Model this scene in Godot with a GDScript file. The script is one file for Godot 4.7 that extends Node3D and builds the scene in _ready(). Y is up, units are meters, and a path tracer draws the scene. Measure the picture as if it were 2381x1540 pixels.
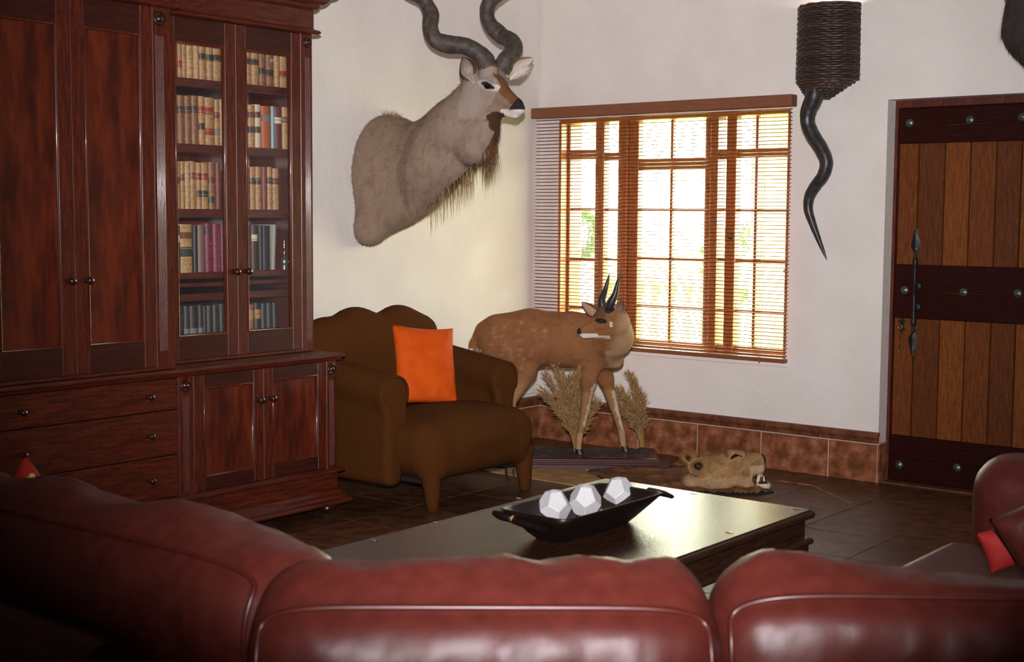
extends Node3D
# A lodge lounge: a mahogany wall unit, mounted antelopes, a blind over a sunny window, a plank door, a leather sofa in front.
# World: y up, metres. The room corner between the cupboard wall (x = 0) and the window wall (z = 0) is the origin.

const CAM := Vector3(5.46242, 1.46344, 7.09128)
const FOCAL := 3173.3
var cr: Vector3
var cu: Vector3
var cf: Vector3
var rng := RandomNumberGenerator.new()
var M := {}
var taken := {}

# ---------------------------------------------------------------- photo pixel -> point on a known plane
func ray(px: float, py: float) -> Vector3:
	return (px - 1190.5) * cr - (py - 770.0) * cu + FOCAL * cf
func on_x(px: float, py: float, x: float) -> Vector3:
	var r := ray(px, py)
	return CAM + r * ((x - CAM.x) / r.x)
func on_y(px: float, py: float, y: float) -> Vector3:
	var r := ray(px, py)
	return CAM + r * ((y - CAM.y) / r.y)
func on_z(px: float, py: float, z: float) -> Vector3:
	var r := ray(px, py)
	return CAM + r * ((z - CAM.z) / r.z)
func on_p(px: float, py: float, at: Vector3, n: Vector3) -> Vector3:
	var r := ray(px, py)
	return CAM + r * ((at - CAM).dot(n) / r.dot(n))

# ---------------------------------------------------------------- naming and tagging
func numbered(called: String) -> String:
	if not taken.has(called):
		taken[called] = 0
		return called
	taken[called] += 1
	return "%s_%03d" % [called, taken[called]]
func tag(o: Node3D, label: String, category: String, group := "", kind := "") -> Node3D:
	if label: o.set_meta("label", label)
	if category: o.set_meta("category", category)
	if group: o.set_meta("group", group)
	if kind: o.set_meta("kind", kind)
	return o
func thing(called: String, label: String, category: String, at := Vector3.ZERO, group := "") -> Node3D:
	var o := Node3D.new()
	o.name = numbered(called)
	add_child(o)
	o.position = at
	return tag(o, label, category, group)
func put(mesh: Mesh, called: String, m: Material, parent: Node = null) -> MeshInstance3D:
	var o := MeshInstance3D.new()
	o.mesh = mesh
	o.material_override = m
	if parent == null:
		o.name = numbered(called)
		add_child(o)
	else:
		o.name = called
		parent.add_child(o, true)
	return o
func structure(mesh: Mesh, called: String, m: Material, parent: Node = null) -> MeshInstance3D:
	var o := put(mesh, called, m, parent)
	if parent == null: o.set_meta("kind", "structure")
	return o

# ---------------------------------------------------------------- mesh builder
class MB:
	var v := PackedVector3Array()
	var c := PackedColorArray()
	var s := PackedInt32Array()      # smooth group of each triangle
	var col := Color.WHITE
	func tri(a: Vector3, b: Vector3, d: Vector3, sm := -1) -> void:
		v.append(a); v.append(b); v.append(d)
		c.append(col); c.append(col); c.append(col)
		s.append(sm)
	func quad(a: Vector3, b: Vector3, d: Vector3, e: Vector3, out: Vector3, sm := -1) -> void:
		if (a - d).cross(a - b).dot(out) < 0.0:
			tri(a, e, d, sm); tri(a, d, b, sm)
		else:
			tri(a, b, d, sm); tri(a, d, e, sm)
	func trio(a: Vector3, b: Vector3, d: Vector3, out: Vector3, sm := -1) -> void:
		if (a - d).cross(a - b).dot(out) < 0.0: tri(a, d, b, sm)
		else: tri(a, b, d, sm)
	# chamfered box between two corners, turned by basis about its middle
	func box(lo: Vector3, hi: Vector3, bev := 0.0, bs := Basis.IDENTITY) -> void:
		var m := (lo + hi) * 0.5
		var h := (hi - lo).abs() * 0.5
		var e := minf(bev, minf(h.x, minf(h.y, h.z)) * 0.95)
		var P := func(x: float, y: float, z: float) -> Vector3: return m + bs * Vector3(x, y, z)
		for ax in 3:
			var u := (ax + 1) % 3
			var w := (ax + 2) % 3
			for sg in [-1.0, 1.0]:
				var q := []
				for k in [[-1, -1], [1, -1], [1, 1], [-1, 1]]:
					var p := Vector3.ZERO
					p[ax] = sg * h[ax]; p[u] = k[0] * (h[u] - e); p[w] = k[1] * (h[w] - e)
					q.append(m + bs * p)
				var n := Vector3.ZERO
				n[ax] = sg
				quad(q[0], q[1], q[2], q[3], bs * n)
				if e > 0.0:
					for sg2 in [-1.0, 1.0]:
						var a := Vector3.ZERO; var b := Vector3.ZERO; var d := Vector3.ZERO; var f := Vector3.ZERO
						a[ax] = sg * h[ax]; a[u] = sg2 * (h[u] - e); a[w] = -(h[w] - e)
						b = a; b[w] = h[w] - e
						d[ax] = sg * (h[ax] - e); d[u] = sg2 * h[u]; d[w] = h[w] - e
						f = d; f[w] = -(h[w] - e)
						var n2 := Vector3.ZERO
						n2[ax] = sg; n2[u] = sg2
						quad(m + bs * a, m + bs * b, m + bs * d, m + bs * f, bs * n2)
		if e > 0.0:
			for x in [-1.0, 1.0]:
				for y in [-1.0, 1.0]:
					for z in [-1.0, 1.0]:
						trio(P.call(x * h.x, y * (h.y - e), z * (h.z - e)), P.call(x * (h.x - e), y * h.y, z * (h.z - e)), P.call(x * (h.x - e), y * (h.y - e), z * h.z), bs * Vector3(x, y, z))
	# rows of points joined into a surface; the winding is chosen so that the surface faces outwards
	func grid(rows: Array, close_rows := false, close_cols := false, cap := false, sm := 0) -> void:
		var nr := rows.size()
		var nc: int = rows[0].size()
		var first := v.size()
		var mid := Vector3.ZERO
		for r in rows:
			for p in r: mid += p
		mid /= float(nr * nc)
		for i in (nr if close_rows else nr - 1):
			var r0: PackedVector3Array = rows[i]
			var r1: PackedVector3Array = rows[(i + 1) % nr]
			for j in (nc if close_cols else nc - 1):
				var k := (j + 1) % nc
				if not r0[j].is_equal_approx(r0[k]): tri(r0[j], r0[k], r1[k], sm)
				if not r1[j].is_equal_approx(r1[k]): tri(r0[j], r1[k], r1[j], sm)
		if cap:
			for e in [0, nr - 1]:
				var r: PackedVector3Array = rows[e]
				var cc := Vector3.ZERO
				for p in r: cc += p
				cc /= nc
				for j in nc:
					if e == 0: tri(r[(j + 1) % nc], r[j], cc, sm + 1)
					else: tri(r[j], r[(j + 1) % nc], cc, sm + 1)
		var vol := 0.0
		for t in range(first, v.size(), 3):
			vol += (v[t] - mid).dot((v[t + 1] - mid).cross(v[t + 2] - mid))
		if vol > 0.0:
			for t in range(first, v.size(), 3):
				var q := v[t + 1]
				v[t + 1] = v[t + 2]
				v[t + 2] = q
	# profile of (radius, height) pairs turned about an axis
	func lathe(prof: Array, at: Vector3, axis := Vector3.UP, seg := 20, sm := 0) -> void:
		var a := axis.normalized()
		var u := a.cross(Vector3.RIGHT if absf(a.x) < 0.9 else Vector3.FORWARD).normalized()
		var w := a.cross(u)
		var rows := []
		for p in prof:
			var r := PackedVector3Array()
			for k in seg:
				var t := TAU * k / seg
				r.append(at + a * p[1] + (u * cos(t) + w * sin(t)) * p[0])
			rows.append(r)
		grid(rows, false, true, true, sm)
	func tube(path: Array, radii: Array, seg := 10, flat := 1.0, sm := 0) -> void:
		var rows := []
		var n := path.size()
		var u := Vector3.ZERO
		for i in n:
			var t: Vector3 = (path[mini(i + 1, n - 1)] - path[maxi(i - 1, 0)]).normalized()
			if i == 0: u = t.cross(Vector3.UP if absf(t.y) < 0.9 else Vector3.RIGHT).normalized()
			else: u = (u - t * u.dot(t)).normalized()
			var w := t.cross(u)
			var r := PackedVector3Array()
			for k in seg:
				var a := TAU * k / seg
				r.append(path[i] + (u * cos(a) + w * sin(a) * flat) * radii[mini(i, radii.size() - 1)])
			rows.append(r)
		grid(rows, false, true, true, sm)
	# a flat outline pushed along d
	func prism(poly: PackedVector3Array, d: Vector3, sm := -1) -> void:
		var n := poly.size()
		var nn := d.normalized()
		var bx := nn.cross(Vector3.UP if absf(nn.y) < 0.9 else Vector3.RIGHT).normalized()
		var by := nn.cross(bx)
		var flat := PackedVector2Array()
		var mid := Vector3.ZERO
		for p in poly:
			flat.append(Vector2(p.dot(bx), p.dot(by)))
			mid += p
		mid /= n
		var idx := Geometry2D.triangulate_polygon(flat)
		for t in range(0, idx.size(), 3):
			trio(poly[idx[t]], poly[idx[t + 1]], poly[idx[t + 2]], -nn)
			trio(poly[idx[t]] + d, poly[idx[t + 1]] + d, poly[idx[t + 2]] + d, nn)
		var area := 0.0
		for i in n: area += flat[i].cross(flat[(i + 1) % n])
		for i in n:
			var a := poly[i]
			var b := poly[(i + 1) % n]
			var e := (b - a).cross(nn) * (1.0 if area > 0.0 else -1.0)
			quad(a, b, b + d, a + d, e, sm)
	func mesh() -> ArrayMesh:
		var st := SurfaceTool.new()
		st.begin(Mesh.PRIMITIVE_TRIANGLES)
		for t in s.size():
			st.set_smooth_group(s[t] if s[t] >= 0 else 4294967295)
			for k in 3:
				st.set_color(c[t * 3 + k])
				st.add_vertex(v[t * 3 + k])
		st.generate_normals()
		st.index()
		return st.commit()

func box_mesh(lo: Vector3, hi: Vector3, bev := 0.0, bs := Basis.IDENTITY) -> ArrayMesh:
	var b := MB.new()
	b.box(lo, hi, bev, bs)
	return b.mesh()
func lathe_mesh(prof: Array, at: Vector3, axis := Vector3.UP, seg := 20) -> ArrayMesh:
	var b := MB.new()
	b.lathe(prof, at, axis, seg)
	return b.mesh()
func tube_mesh(path: Array, radii: Array, seg := 10, flat := 1.0) -> ArrayMesh:
	var b := MB.new()
	b.tube(path, radii, seg, flat)
	return b.mesh()
func smooth_path(p: Array, per := 6) -> Array:
	var out := []
	for i in p.size() - 1:
		for k in per:
			var t := float(k) / per
			out.append(p[i].cubic_interpolate(p[i + 1], p[maxi(i - 1, 0)], p[mini(i + 2, p.size() - 1)], t))
	out.append(p[-1])
	return out
func smooth_num(p: Array, per := 6) -> Array:
	var out := []
	for i in p.size() - 1:
		for k in per:
			out.append(cubic_interpolate(p[i], p[i + 1], p[maxi(i - 1, 0)], p[mini(i + 2, p.size() - 1)], float(k) / per))
	out.append(p[-1])
	return out

# ---------------------------------------------------------------- implicit shapes: tapered bones, ellipsoids and soft boxes joined smoothly
# bone {a, b, r, q, k, lat, flat}; blob {c, h, k, bs}; soft box {c, half, r, k, bs}; cut:true carves
func implicit(prims: Array, cell: float, paint: Callable, only := AABB(), skip := AABB(), into: ArrayMesh = null) -> ArrayMesh:
	var lo := Vector3.INF
	var hi := -Vector3.INF
	var boxes := []
	for p in prims:
		var a: Vector3
		var b: Vector3
		if p.has("a"):
			var rr: float = maxf(p.r, p.q)
			a = p.a.min(p.b) - Vector3.ONE * rr
			b = p.a.max(p.b) + Vector3.ONE * rr
		else:
			var ext: float = p.h.length() if p.has("bs") else 0.0
			var e: Vector3 = Vector3.ONE * ext if p.has("bs") else p.h
			a = p.c - e
			b = p.c + e
		var g: float = cell * 2.5 + p.get("k", 0.01)
		boxes.append([a - Vector3.ONE * g, b + Vector3.ONE * g])
		if not p.has("cut"):
			lo = lo.min(a); hi = hi.max(b)
	lo -= Vector3.ONE * cell * 3.0
	hi += Vector3.ONE * cell * 3.0
	if only.size != Vector3.ZERO:
		lo = lo.max(only.position)
		hi = hi.min(only.end)
	var nx := int((hi.x - lo.x) / cell) + 2
	var ny := int((hi.y - lo.y) / cell) + 2
	var nz := int((hi.z - lo.z) / cell) + 2
	var f := PackedFloat32Array()
	f.resize(nx * ny * nz)
	f.fill(0.5)
	for i in prims.size():
		var p: Dictionary = prims[i]
		var x0 := clampi(int((boxes[i][0].x - lo.x) / cell), 0, nx - 1)
		var x1 := clampi(int((boxes[i][1].x - lo.x) / cell) + 1, 0, nx - 1)
		var y0 := clampi(int((boxes[i][0].y - lo.y) / cell), 0, ny - 1)
		var y1 := clampi(int((boxes[i][1].y - lo.y) / cell) + 1, 0, ny - 1)
		var z0 := clampi(int((boxes[i][0].z - lo.z) / cell), 0, nz - 1)
		var z1 := clampi(int((boxes[i][1].z - lo.z) / cell) + 1, 0, nz - 1)
		var k: float = p.get("k", 0.01)
		var cut: bool = p.has("cut")
		var bone: bool = p.has("a")
		var a := Vector3.ZERO; var ab := Vector3.ZERO; var il := 0.0; var r := 0.0; var dr := 0.0
		var lat := Vector3.ZERO; var fl := 0.0
		var c := Vector3.ZERO; var h := Vector3.ONE; var inv := Basis.IDENTITY; var rb := -1.0
		if bone:
			a = p.a; ab = p.b - p.a; il = 1.0 / maxf(ab.length_squared(), 1e-9); r = p.r; dr = p.q - p.r
			lat = p.get("lat", Vector3.ZERO); fl = p.get("flat", 1.0) - 1.0
		else:
			c = p.c; h = p.h; rb = p.get("r", -1.0)
			if p.has("bs"): inv = p.bs.transposed()
		for z in range(z0, z1 + 1):
			for y in range(y0, y1 + 1):
				var at := (z * ny + y) * nx + x0
				var q := Vector3(lo.x + x0 * cell, lo.y + y * cell, lo.z + z * cell)
				for x in range(x0, x1 + 1):
					var d: float
					if bone:
						var w := q - a
						if fl != 0.0: w += lat * (fl * w.dot(lat))
						var t := clampf(w.dot(ab) * il, 0.0, 1.0)
						d = (w - ab * t).length() - r - dr * t
					elif rb < 0.0:
						var w := inv * (q - c) / h
						var l := w.length()
						d = (l - 1.0) * minf(h.x, minf(h.y, h.z)) if l < 1e-4 else l * (l - 1.0) / (w / h).length()
					else:
						var w := (inv * (q - c)).abs() - h + Vector3.ONE * rb
						d = w.max(Vector3.ZERO).length() + minf(maxf(w.x, maxf(w.y, w.z)), 0.0) - rb
					var o := f[at]
					if cut:
						d = -d
						var e := maxf(k - absf(o - d), 0.0)
						f[at] = maxf(o, d) + e * e / (4.0 * k)
					else:
						var e := maxf(k - absf(o - d), 0.0)
						f[at] = minf(o, d) - e * e / (4.0 * k)
					at += 1
					q.x += cell
	var vid := PackedInt32Array()
	vid.resize(nx * ny * nz)
	vid.fill(-1)
	var vs := PackedVector3Array()
	var ns := PackedVector3Array()
	var cs := PackedColorArray()
	var ix := PackedInt32Array()
	var sy := nx
	var sz := nx * ny
	for z in nz - 1:
		for y in ny - 1:
			var at := (z * ny + y) * nx
			for x in nx - 1:
				var f0 := f[at]
				if absf(f0) < cell * 2.2:
					var f1 := f[at + 1]; var f2 := f[at + sy]; var f3 := f[at + sy + 1]
					var f4 := f[at + sz]; var f5 := f[at + sz + 1]; var f6 := f[at + sz + sy]; var f7 := f[at + sz + sy + 1]
					var neg := int(f0 < 0) + int(f1 < 0) + int(f2 < 0) + int(f3 < 0) + int(f4 < 0) + int(f5 < 0) + int(f6 < 0) + int(f7 < 0)
					if neg > 0 and neg < 8:
						var sum := Vector3.ZERO
						var n := 0
						if (f0 < 0) != (f1 < 0): sum += Vector3(f0 / (f0 - f1), 0, 0); n += 1
						if (f2 < 0) != (f3 < 0): sum += Vector3(f2 / (f2 - f3), 1, 0); n += 1
						if (f4 < 0) != (f5 < 0): sum += Vector3(f4 / (f4 - f5), 0, 1); n += 1
						if (f6 < 0) != (f7 < 0): sum += Vector3(f6 / (f6 - f7), 1, 1); n += 1
						if (f0 < 0) != (f2 < 0): sum += Vector3(0, f0 / (f0 - f2), 0); n += 1
						if (f1 < 0) != (f3 < 0): sum += Vector3(1, f1 / (f1 - f3), 0); n += 1
						if (f4 < 0) != (f6 < 0): sum += Vector3(0, f4 / (f4 - f6), 1); n += 1
						if (f5 < 0) != (f7 < 0): sum += Vector3(1, f5 / (f5 - f7), 1); n += 1
						if (f0 < 0) != (f4 < 0): sum += Vector3(0, 0, f0 / (f0 - f4)); n += 1
						if (f1 < 0) != (f5 < 0): sum += Vector3(1, 0, f1 / (f1 - f5)); n += 1
						if (f2 < 0) != (f6 < 0): sum += Vector3(0, 1, f2 / (f2 - f6)); n += 1
						if (f3 < 0) != (f7 < 0): sum += Vector3(1, 1, f3 / (f3 - f7)); n += 1
						var g := Vector3(f1 - f0 + f3 - f2 + f5 - f4 + f7 - f6, f2 - f0 + f3 - f1 + f6 - f4 + f7 - f5, f4 - f0 + f5 - f1 + f6 - f2 + f7 - f3).normalized()
						var pt := lo + (Vector3(x, y, z) + sum / n) * cell
						if skip.size != Vector3.ZERO and skip.has_point(pt):
							at += 1
							continue
						vid[at] = vs.size()
						vs.append(pt)
						ns.append(g)
						cs.append(paint.call(pt, g))
				at += 1
	for z in range(1, nz - 1):
		for y in range(1, ny - 1):
			var at := (z * ny + y) * nx
			for x in range(1, nx - 1):
				var i := at + x
				var v0 := vid[i]
				if v0 < 0: continue
				var s0 := f[i] < 0
				if s0 != (f[i + 1] < 0): _face(ix, v0, vid[i - sy], vid[i - sy - sz], vid[i - sz], s0)
				if s0 != (f[i + sy] < 0): _face(ix, v0, vid[i - sz], vid[i - sz - 1], vid[i - 1], s0)
				if s0 != (f[i + sz] < 0): _face(ix, v0, vid[i - 1], vid[i - 1 - sy], vid[i - sy], s0)
	var arr := []
	arr.resize(Mesh.ARRAY_MAX)
	arr[Mesh.ARRAY_VERTEX] = vs
	arr[Mesh.ARRAY_NORMAL] = ns
	arr[Mesh.ARRAY_COLOR] = cs
	arr[Mesh.ARRAY_INDEX] = ix
	var m := into if into else ArrayMesh.new()
	m.add_surface_from_arrays(Mesh.PRIMITIVE_TRIANGLES, arr)
	return m
func _face(ix: PackedInt32Array, a: int, b: int, c: int, d: int, inside: bool) -> void:
	if a < 0 or b < 0 or c < 0 or d < 0: return
	if inside:
		ix.append(a); ix.append(c); ix.append(b); ix.append(a); ix.append(d); ix.append(c)
	else:
		ix.append(a); ix.append(b); ix.append(c); ix.append(a); ix.append(c); ix.append(d)
func white(_p: Vector3, _n: Vector3) -> Color:
	return Color.WHITE
# short hairs standing on a mesh, leaning along flow(point, normal)
func coat(mesh: ArrayMesh, many: int, length: float, width: float, flow: Callable, vary := 0.25, sd := 5, which := 0) -> ArrayMesh:
	var a := mesh.surface_get_arrays(which)
	var vs: PackedVector3Array = a[Mesh.ARRAY_VERTEX]
	var ns: PackedVector3Array = a[Mesh.ARRAY_NORMAL]
	var cs: PackedColorArray = a[Mesh.ARRAY_COLOR]
	var ix: PackedInt32Array = a[Mesh.ARRAY_INDEX]
	rng.seed = sd
	var ov := PackedVector3Array(); var on := PackedVector3Array(); var oc := PackedColorArray()
	var nt := ix.size() / 3
	for i in many:
		var t := rng.randi_range(0, nt - 1) * 3
		var u := rng.randf(); var w := rng.randf()
		if u + w > 1.0: u = 1.0 - u; w = 1.0 - w
		var p := vs[ix[t]] * (1.0 - u - w) + vs[ix[t + 1]] * u + vs[ix[t + 2]] * w
		var n := ns[ix[t]]
		var fl: Vector3 = flow.call(p, n)
		if fl == Vector3.ZERO: continue
		fl = (fl - n * fl.dot(n)).normalized()
		fl = (fl + Vector3(rng.randfn(), rng.randfn(), rng.randfn()) * 0.22).normalized()
		var dir := (fl + n * rng.randf_range(0.16, 0.42)).normalized()
		var side := dir.cross(n).normalized() * width * 0.5
		var tip := p + dir * length * rng.randf_range(0.6, 1.25)
		var c := cs[ix[t]] * rng.randf_range(1.0 - vary, 1.0 + vary)
		c.a = 1.0
		ov.append(p - side); ov.append(tip); ov.append(p + side)
		for k in 3:
			on.append((n + fl * 0.2).normalized()); oc.append(c)
	var arr := []
	arr.resize(Mesh.ARRAY_MAX)
	arr[Mesh.ARRAY_VERTEX] = ov; arr[Mesh.ARRAY_NORMAL] = on; arr[Mesh.ARRAY_COLOR] = oc
	var m := ArrayMesh.new()
	m.add_surface_from_arrays(Mesh.PRIMITIVE_TRIANGLES, arr)
	return m

# ---------------------------------------------------------------- materials
func noise_image(sd: int, freq: float, octaves := 4, size := 512, kind := FastNoiseLite.TYPE_SIMPLEX_SMOOTH) -> Image:
	var n := FastNoiseLite.new()
	n.seed = sd
	n.frequency = freq
	n.noise_type = kind
	n.fractal_octaves = octaves
	var im := n.get_seamless_image(size, size)
	im.convert(Image.FORMAT_RGB8)
	return im
func mixed(a: Image, b: Image, share: float) -> Image:
	var x := a.get_data()
	var y := b.get_data()
	for i in x.size(): x[i] = int(x[i] * (1.0 - share) + y[i] * share)
	return Image.create_from_data(a.get_width(), a.get_height(), false, Image.FORMAT_RGB8, x)
func ramp_texture(im: Image, cols: Array, offs: Array) -> ImageTexture:
	var g := Gradient.new()
	g.offsets = PackedFloat32Array(offs)
	g.colors = PackedColorArray(cols)
	var lut := []
	for i in 256: lut.append(g.sample(i / 255.0))
	var data := im.get_data()
	for i in range(0, data.size(), 3):
		var c: Color = lut[data[i]]
		data[i] = c.r8; data[i + 1] = c.g8; data[i + 2] = c.b8
	var o := Image.create_from_data(im.get_width(), im.get_height(), false, Image.FORMAT_RGB8, data)
	o.generate_mipmaps()
	return ImageTexture.create_from_image(o)
func normal_texture(im: Image, strength: float) -> ImageTexture:
	var o: Image = im.duplicate()
	o.convert(Image.FORMAT_RGBA8)
	o.bump_map_to_normal_map(strength)
	return ImageTexture.create_from_image(o)
func mat(col: Color, rough := 0.7, metal := 0.0, spec := 0.5) -> StandardMaterial3D:
	var m := StandardMaterial3D.new()
	m.albedo_color = col
	m.roughness = rough
	m.metallic = metal
	m.metallic_specular = spec
	return m
func textured(tex: Texture2D, scale: Vector3, rough := 0.7, nrm: Texture2D = null, ns := 1.0, col := Color.WHITE, world := true) -> StandardMaterial3D:
	var m := mat(col, rough)
	if tex: m.albedo_texture = tex
	m.uv1_triplanar = true
	m.uv1_world_triplanar = world
	m.uv1_scale = scale
	if nrm:
		m.normal_enabled = true
		m.normal_texture = nrm
		m.normal_scale = ns
	return m
func glossy(m: StandardMaterial3D, amount: float, rough: float) -> StandardMaterial3D:
	m.clearcoat_enabled = true
	m.clearcoat = amount
	m.clearcoat_roughness = rough
	return m
func rgb(r: int, g: int, b: int) -> Color:
	return Color8(r, g, b)

func make_materials() -> void:
	var cloud := noise_image(3, 0.008, 5)
	var fine := noise_image(4, 0.06, 4)
	var grain := noise_image(5, 0.02, 5)
	var patch := noise_image(6, 0.014, 4)
	var t_panel := ramp_texture(mixed(grain, noise_image(17, 0.006, 3), 0.6), [rgb(62, 19, 8), rgb(84, 28, 11), rgb(104, 39, 15)], [0.28, 0.5, 0.75])
	grain = mixed(grain, noise_image(15, 0.11, 3), 0.55)
	patch = mixed(patch, noise_image(16, 0.05, 4), 0.2)
	var speck := noise_image(7, 0.12, 2)
	var wrinkle := noise_image(8, 0.03, 3, 512, FastNoiseLite.TYPE_CELLULAR)
	var t_plaster := ramp_texture(cloud, [rgb(227, 218, 209), rgb(232, 224, 215)], [0.3, 0.75])
	M.plaster = textured(t_plaster, Vector3.ONE * 0.45, 0.9, normal_texture(fine, 1.2), 0.35)
	M.ceiling = mat(rgb(196, 186, 172), 0.95)
	var t_mah := ramp_texture(grain, [rgb(50, 14, 6), rgb(74, 23, 9), rgb(94, 33, 12), rgb(114, 46, 18)], [0.25, 0.45, 0.6, 0.8])
	# the door rails are of a blacker board than the stiles they butt against, in the same plane
	var t_cross := ramp_texture(grain, [rgb(40, 12, 6), rgb(58, 18, 8), rgb(78, 26, 11)], [0.2, 0.5, 0.8])
	var n_grain := normal_texture(fine, 2.0)
	M.wood_up = glossy(textured(t_mah, Vector3(6.0, 0.5, 6.0), 0.42, n_grain, 0.05), 0.6, 0.12)
	M.wood_panel = glossy(textured(t_panel, Vector3(2.6, 0.6, 2.6), 0.4, n_grain, 0.05), 0.6, 0.1)
	M.wood_across = glossy(textured(t_mah, Vector3(6.0, 6.0, 0.5), 0.42, n_grain, 0.05), 0.6, 0.12)
	M.wood_rail = glossy(textured(t_cross, Vector3(5.0, 5.0, 0.5), 0.42, n_grain, 0.05), 0.6, 0.12)
	M.knob = glossy(mat(rgb(46, 16, 10), 0.3), 1.0, 0.06)
	var t_tile := ramp_texture(patch, [rgb(100, 58, 34), rgb(122, 72, 44), rgb(140, 86, 57), rgb(158, 106, 76)], [0.28, 0.45, 0.62, 0.8])
	M.wall_tile = textured(t_tile, Vector3.ONE * 1.1, 0.55, normal_texture(fine, 1.5), 0.2)
	M.cap_tile = textured(t_tile, Vector3.ONE * 1.7, 0.5, normal_texture(fine, 1.5), 0.2, rgb(205, 192, 176))
	M.wall_tile.metallic_specular = 0.3
	M.grout = mat(rgb(190, 160, 140), 0.95)
	var t_floor := ramp_texture(patch, [rgb(62, 36, 20), rgb(88, 54, 32), rgb(108, 70, 44)], [0.2, 0.5, 0.85])
	M.floor_tile = []
	for k in 4:
		var m := textured(t_floor, Vector3(1.3, 1.3, 1.3), 0.42, normal_texture(cloud, 1.5), 0.15, Color(0.86 + 0.05 * k, 0.86 + 0.045 * k, 0.86 + 0.04 * k))
		m.uv1_offset = Vector3(k * 0.31, k * 0.17, k * 0.53)
		M.floor_tile.append(m)
	M.floor_grout = mat(rgb(112, 82, 60), 0.9)
	var t_blind := ramp_texture(grain, [rgb(120, 72, 48), rgb(138, 88, 60)], [0.3, 0.8])
	M.valance = textured(t_blind, Vector3(0.6, 6.0, 6.0), 0.45)
	M.slat = textured(t_blind, Vector3(0.6, 6.0, 6.0), 0.4, null, 1.0, rgb(235, 190, 140))
	M.slat.backlight_enabled = true
	M.slat.backlight = Color(0.20, 0.13, 0.06)
	M.cord = mat(rgb(170, 120, 80), 0.8)
	var t_frame := ramp_texture(grain, [rgb(134, 76, 30), rgb(170, 102, 44)], [0.3, 0.75])
	M.window_wood = glossy(textured(t_frame, Vector3(6.0, 0.7, 6.0), 0.45), 0.4, 0.2)
	M.pane = mat(Color(1, 1, 1, 0.04), 0.02)
	M.case_pane = mat(Color(1, 1, 1, 0.008), 0.02, 0.0, 0.35)
	M.case_pane.transparency = BaseMaterial3D.TRANSPARENCY_ALPHA
	M.pane.transparency = BaseMaterial3D.TRANSPARENCY_ALPHA
	var t_plank := []
	for k in 3:
		var a: Array = [[rgb(84, 41, 14), rgb(106, 55, 20), rgb(124, 68, 27)], [rgb(74, 36, 14), rgb(92, 47, 18), rgb(110, 60, 25)], [rgb(96, 48, 16), rgb(118, 64, 23), rgb(136, 78, 31)]][k]
		t_plank.append(ramp_texture(grain, a, [0.28, 0.5, 0.74]))
	M.plank = []
	for k in 6:
		var m := glossy(textured(t_plank[k % 3], Vector3(7.0, 0.7, 7.0), 0.5, n_grain, 0.12), 0.12, 0.3)
		m.metallic_specular = 0.3
		m.uv1_offset = Vector3(k * 0.37, k * 0.21, 0)
		M.plank.append(m)
	M.ledge = glossy(textured(t_cross, Vector3(0.6, 6.0, 6.0), 0.5, n_grain, 0.1, rgb(190, 165, 150)), 0.05, 0.3)
	M.ledge.metallic_specular = 0.25
	M.door_frame = textured(t_mah, Vector3(6.0, 0.6, 6.0), 0.5, n_grain, 0.1)
	M.iron = mat(rgb(40, 38, 38), 0.45, 0.6)
	M.stud = mat(rgb(96, 98, 98), 0.35, 0.7)
	M.brass = mat(rgb(170, 130, 70), 0.3, 0.9)
	M.pewter = mat(rgb(190, 185, 165), 0.25, 0.9)
	var t_table := ramp_texture(grain, [rgb(30, 17, 11), rgb(52, 30, 19), rgb(70, 42, 26)], [0.2, 0.5, 0.85])
	M.table = glossy(textured(t_table, Vector3(7.0, 7.0, 0.6), 0.3, normal_texture(grain, 4.0), 0.16), 0.0, 0.16)
	M.table.metallic_specular = 0.34
	M.table_side = glossy(textured(t_table, Vector3(7.0, 7.0, 0.6), 0.3), 0.0, 0.16)
	M.ebony = textured(t_table, Vector3(1.0, 7.0, 7.0), 0.42, normal_texture(grain, 3.0), 0.15, rgb(110, 100, 96))
	M.ebony_cut = mat(rgb(176, 112, 52), 0.7)
	M.ceramic = textured(ramp_texture(speck, [rgb(176, 174, 174), rgb(196, 194, 193)], [0.3, 0.6]), Vector3.ONE * 3.0, 0.55, normal_texture(speck, 2.0), 0.15)
	M.chips = mat(Color.WHITE, 0.9)
	M.chips.vertex_color_use_as_albedo = true
	var n_leather := normal_texture(wrinkle, 3.0)
	var t_leather := ramp_texture(cloud, [rgb(75, 28, 22), rgb(82, 32, 25), rgb(88, 36, 29)], [0.25, 0.55, 0.8])
	M.leather = textured(t_leather, Vector3.ONE * 2.5, 0.38, n_leather, 0.12)
	M.leather.uv1_scale = Vector3.ONE * 4.0
	M.leather.roughness = 0.42
	M.leather.metallic_specular = 0.42
	M.piping = textured(t_leather, Vector3.ONE * 4.0, 0.35, null, 1.0, rgb(230, 210, 205))
	M.velvet = textured(ramp_texture(fine, [rgb(72, 40, 15), rgb(83, 48, 20)], [0.3, 0.7]), Vector3.ONE * 3.0, 0.95, normal_texture(fine, 3.0), 0.3)
	M.velvet.metallic_specular = 0.15
	M.orange = textured(ramp_texture(cloud, [rgb(204, 76, 14), rgb(218, 90, 22)], [0.3, 0.7]), Vector3.ONE * 2.0, 0.6, normal_texture(cloud, 2.0), 0.2)
	M.orange.metallic_specular = 0.2
	M.red_cloth = mat(rgb(160, 28, 22), 0.75)
	M.gold_cloth = mat(rgb(200, 168, 90), 0.6)
	M.fur = textured(null, Vector3.ONE * 6.0, 0.9, normal_texture(noise_image(9, 0.05, 4), 4.0), 0.5)
	M.fur.vertex_color_use_as_albedo = true
	M.hair = mat(Color.WHITE, 0.75, 0.0, 0.3)
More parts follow.
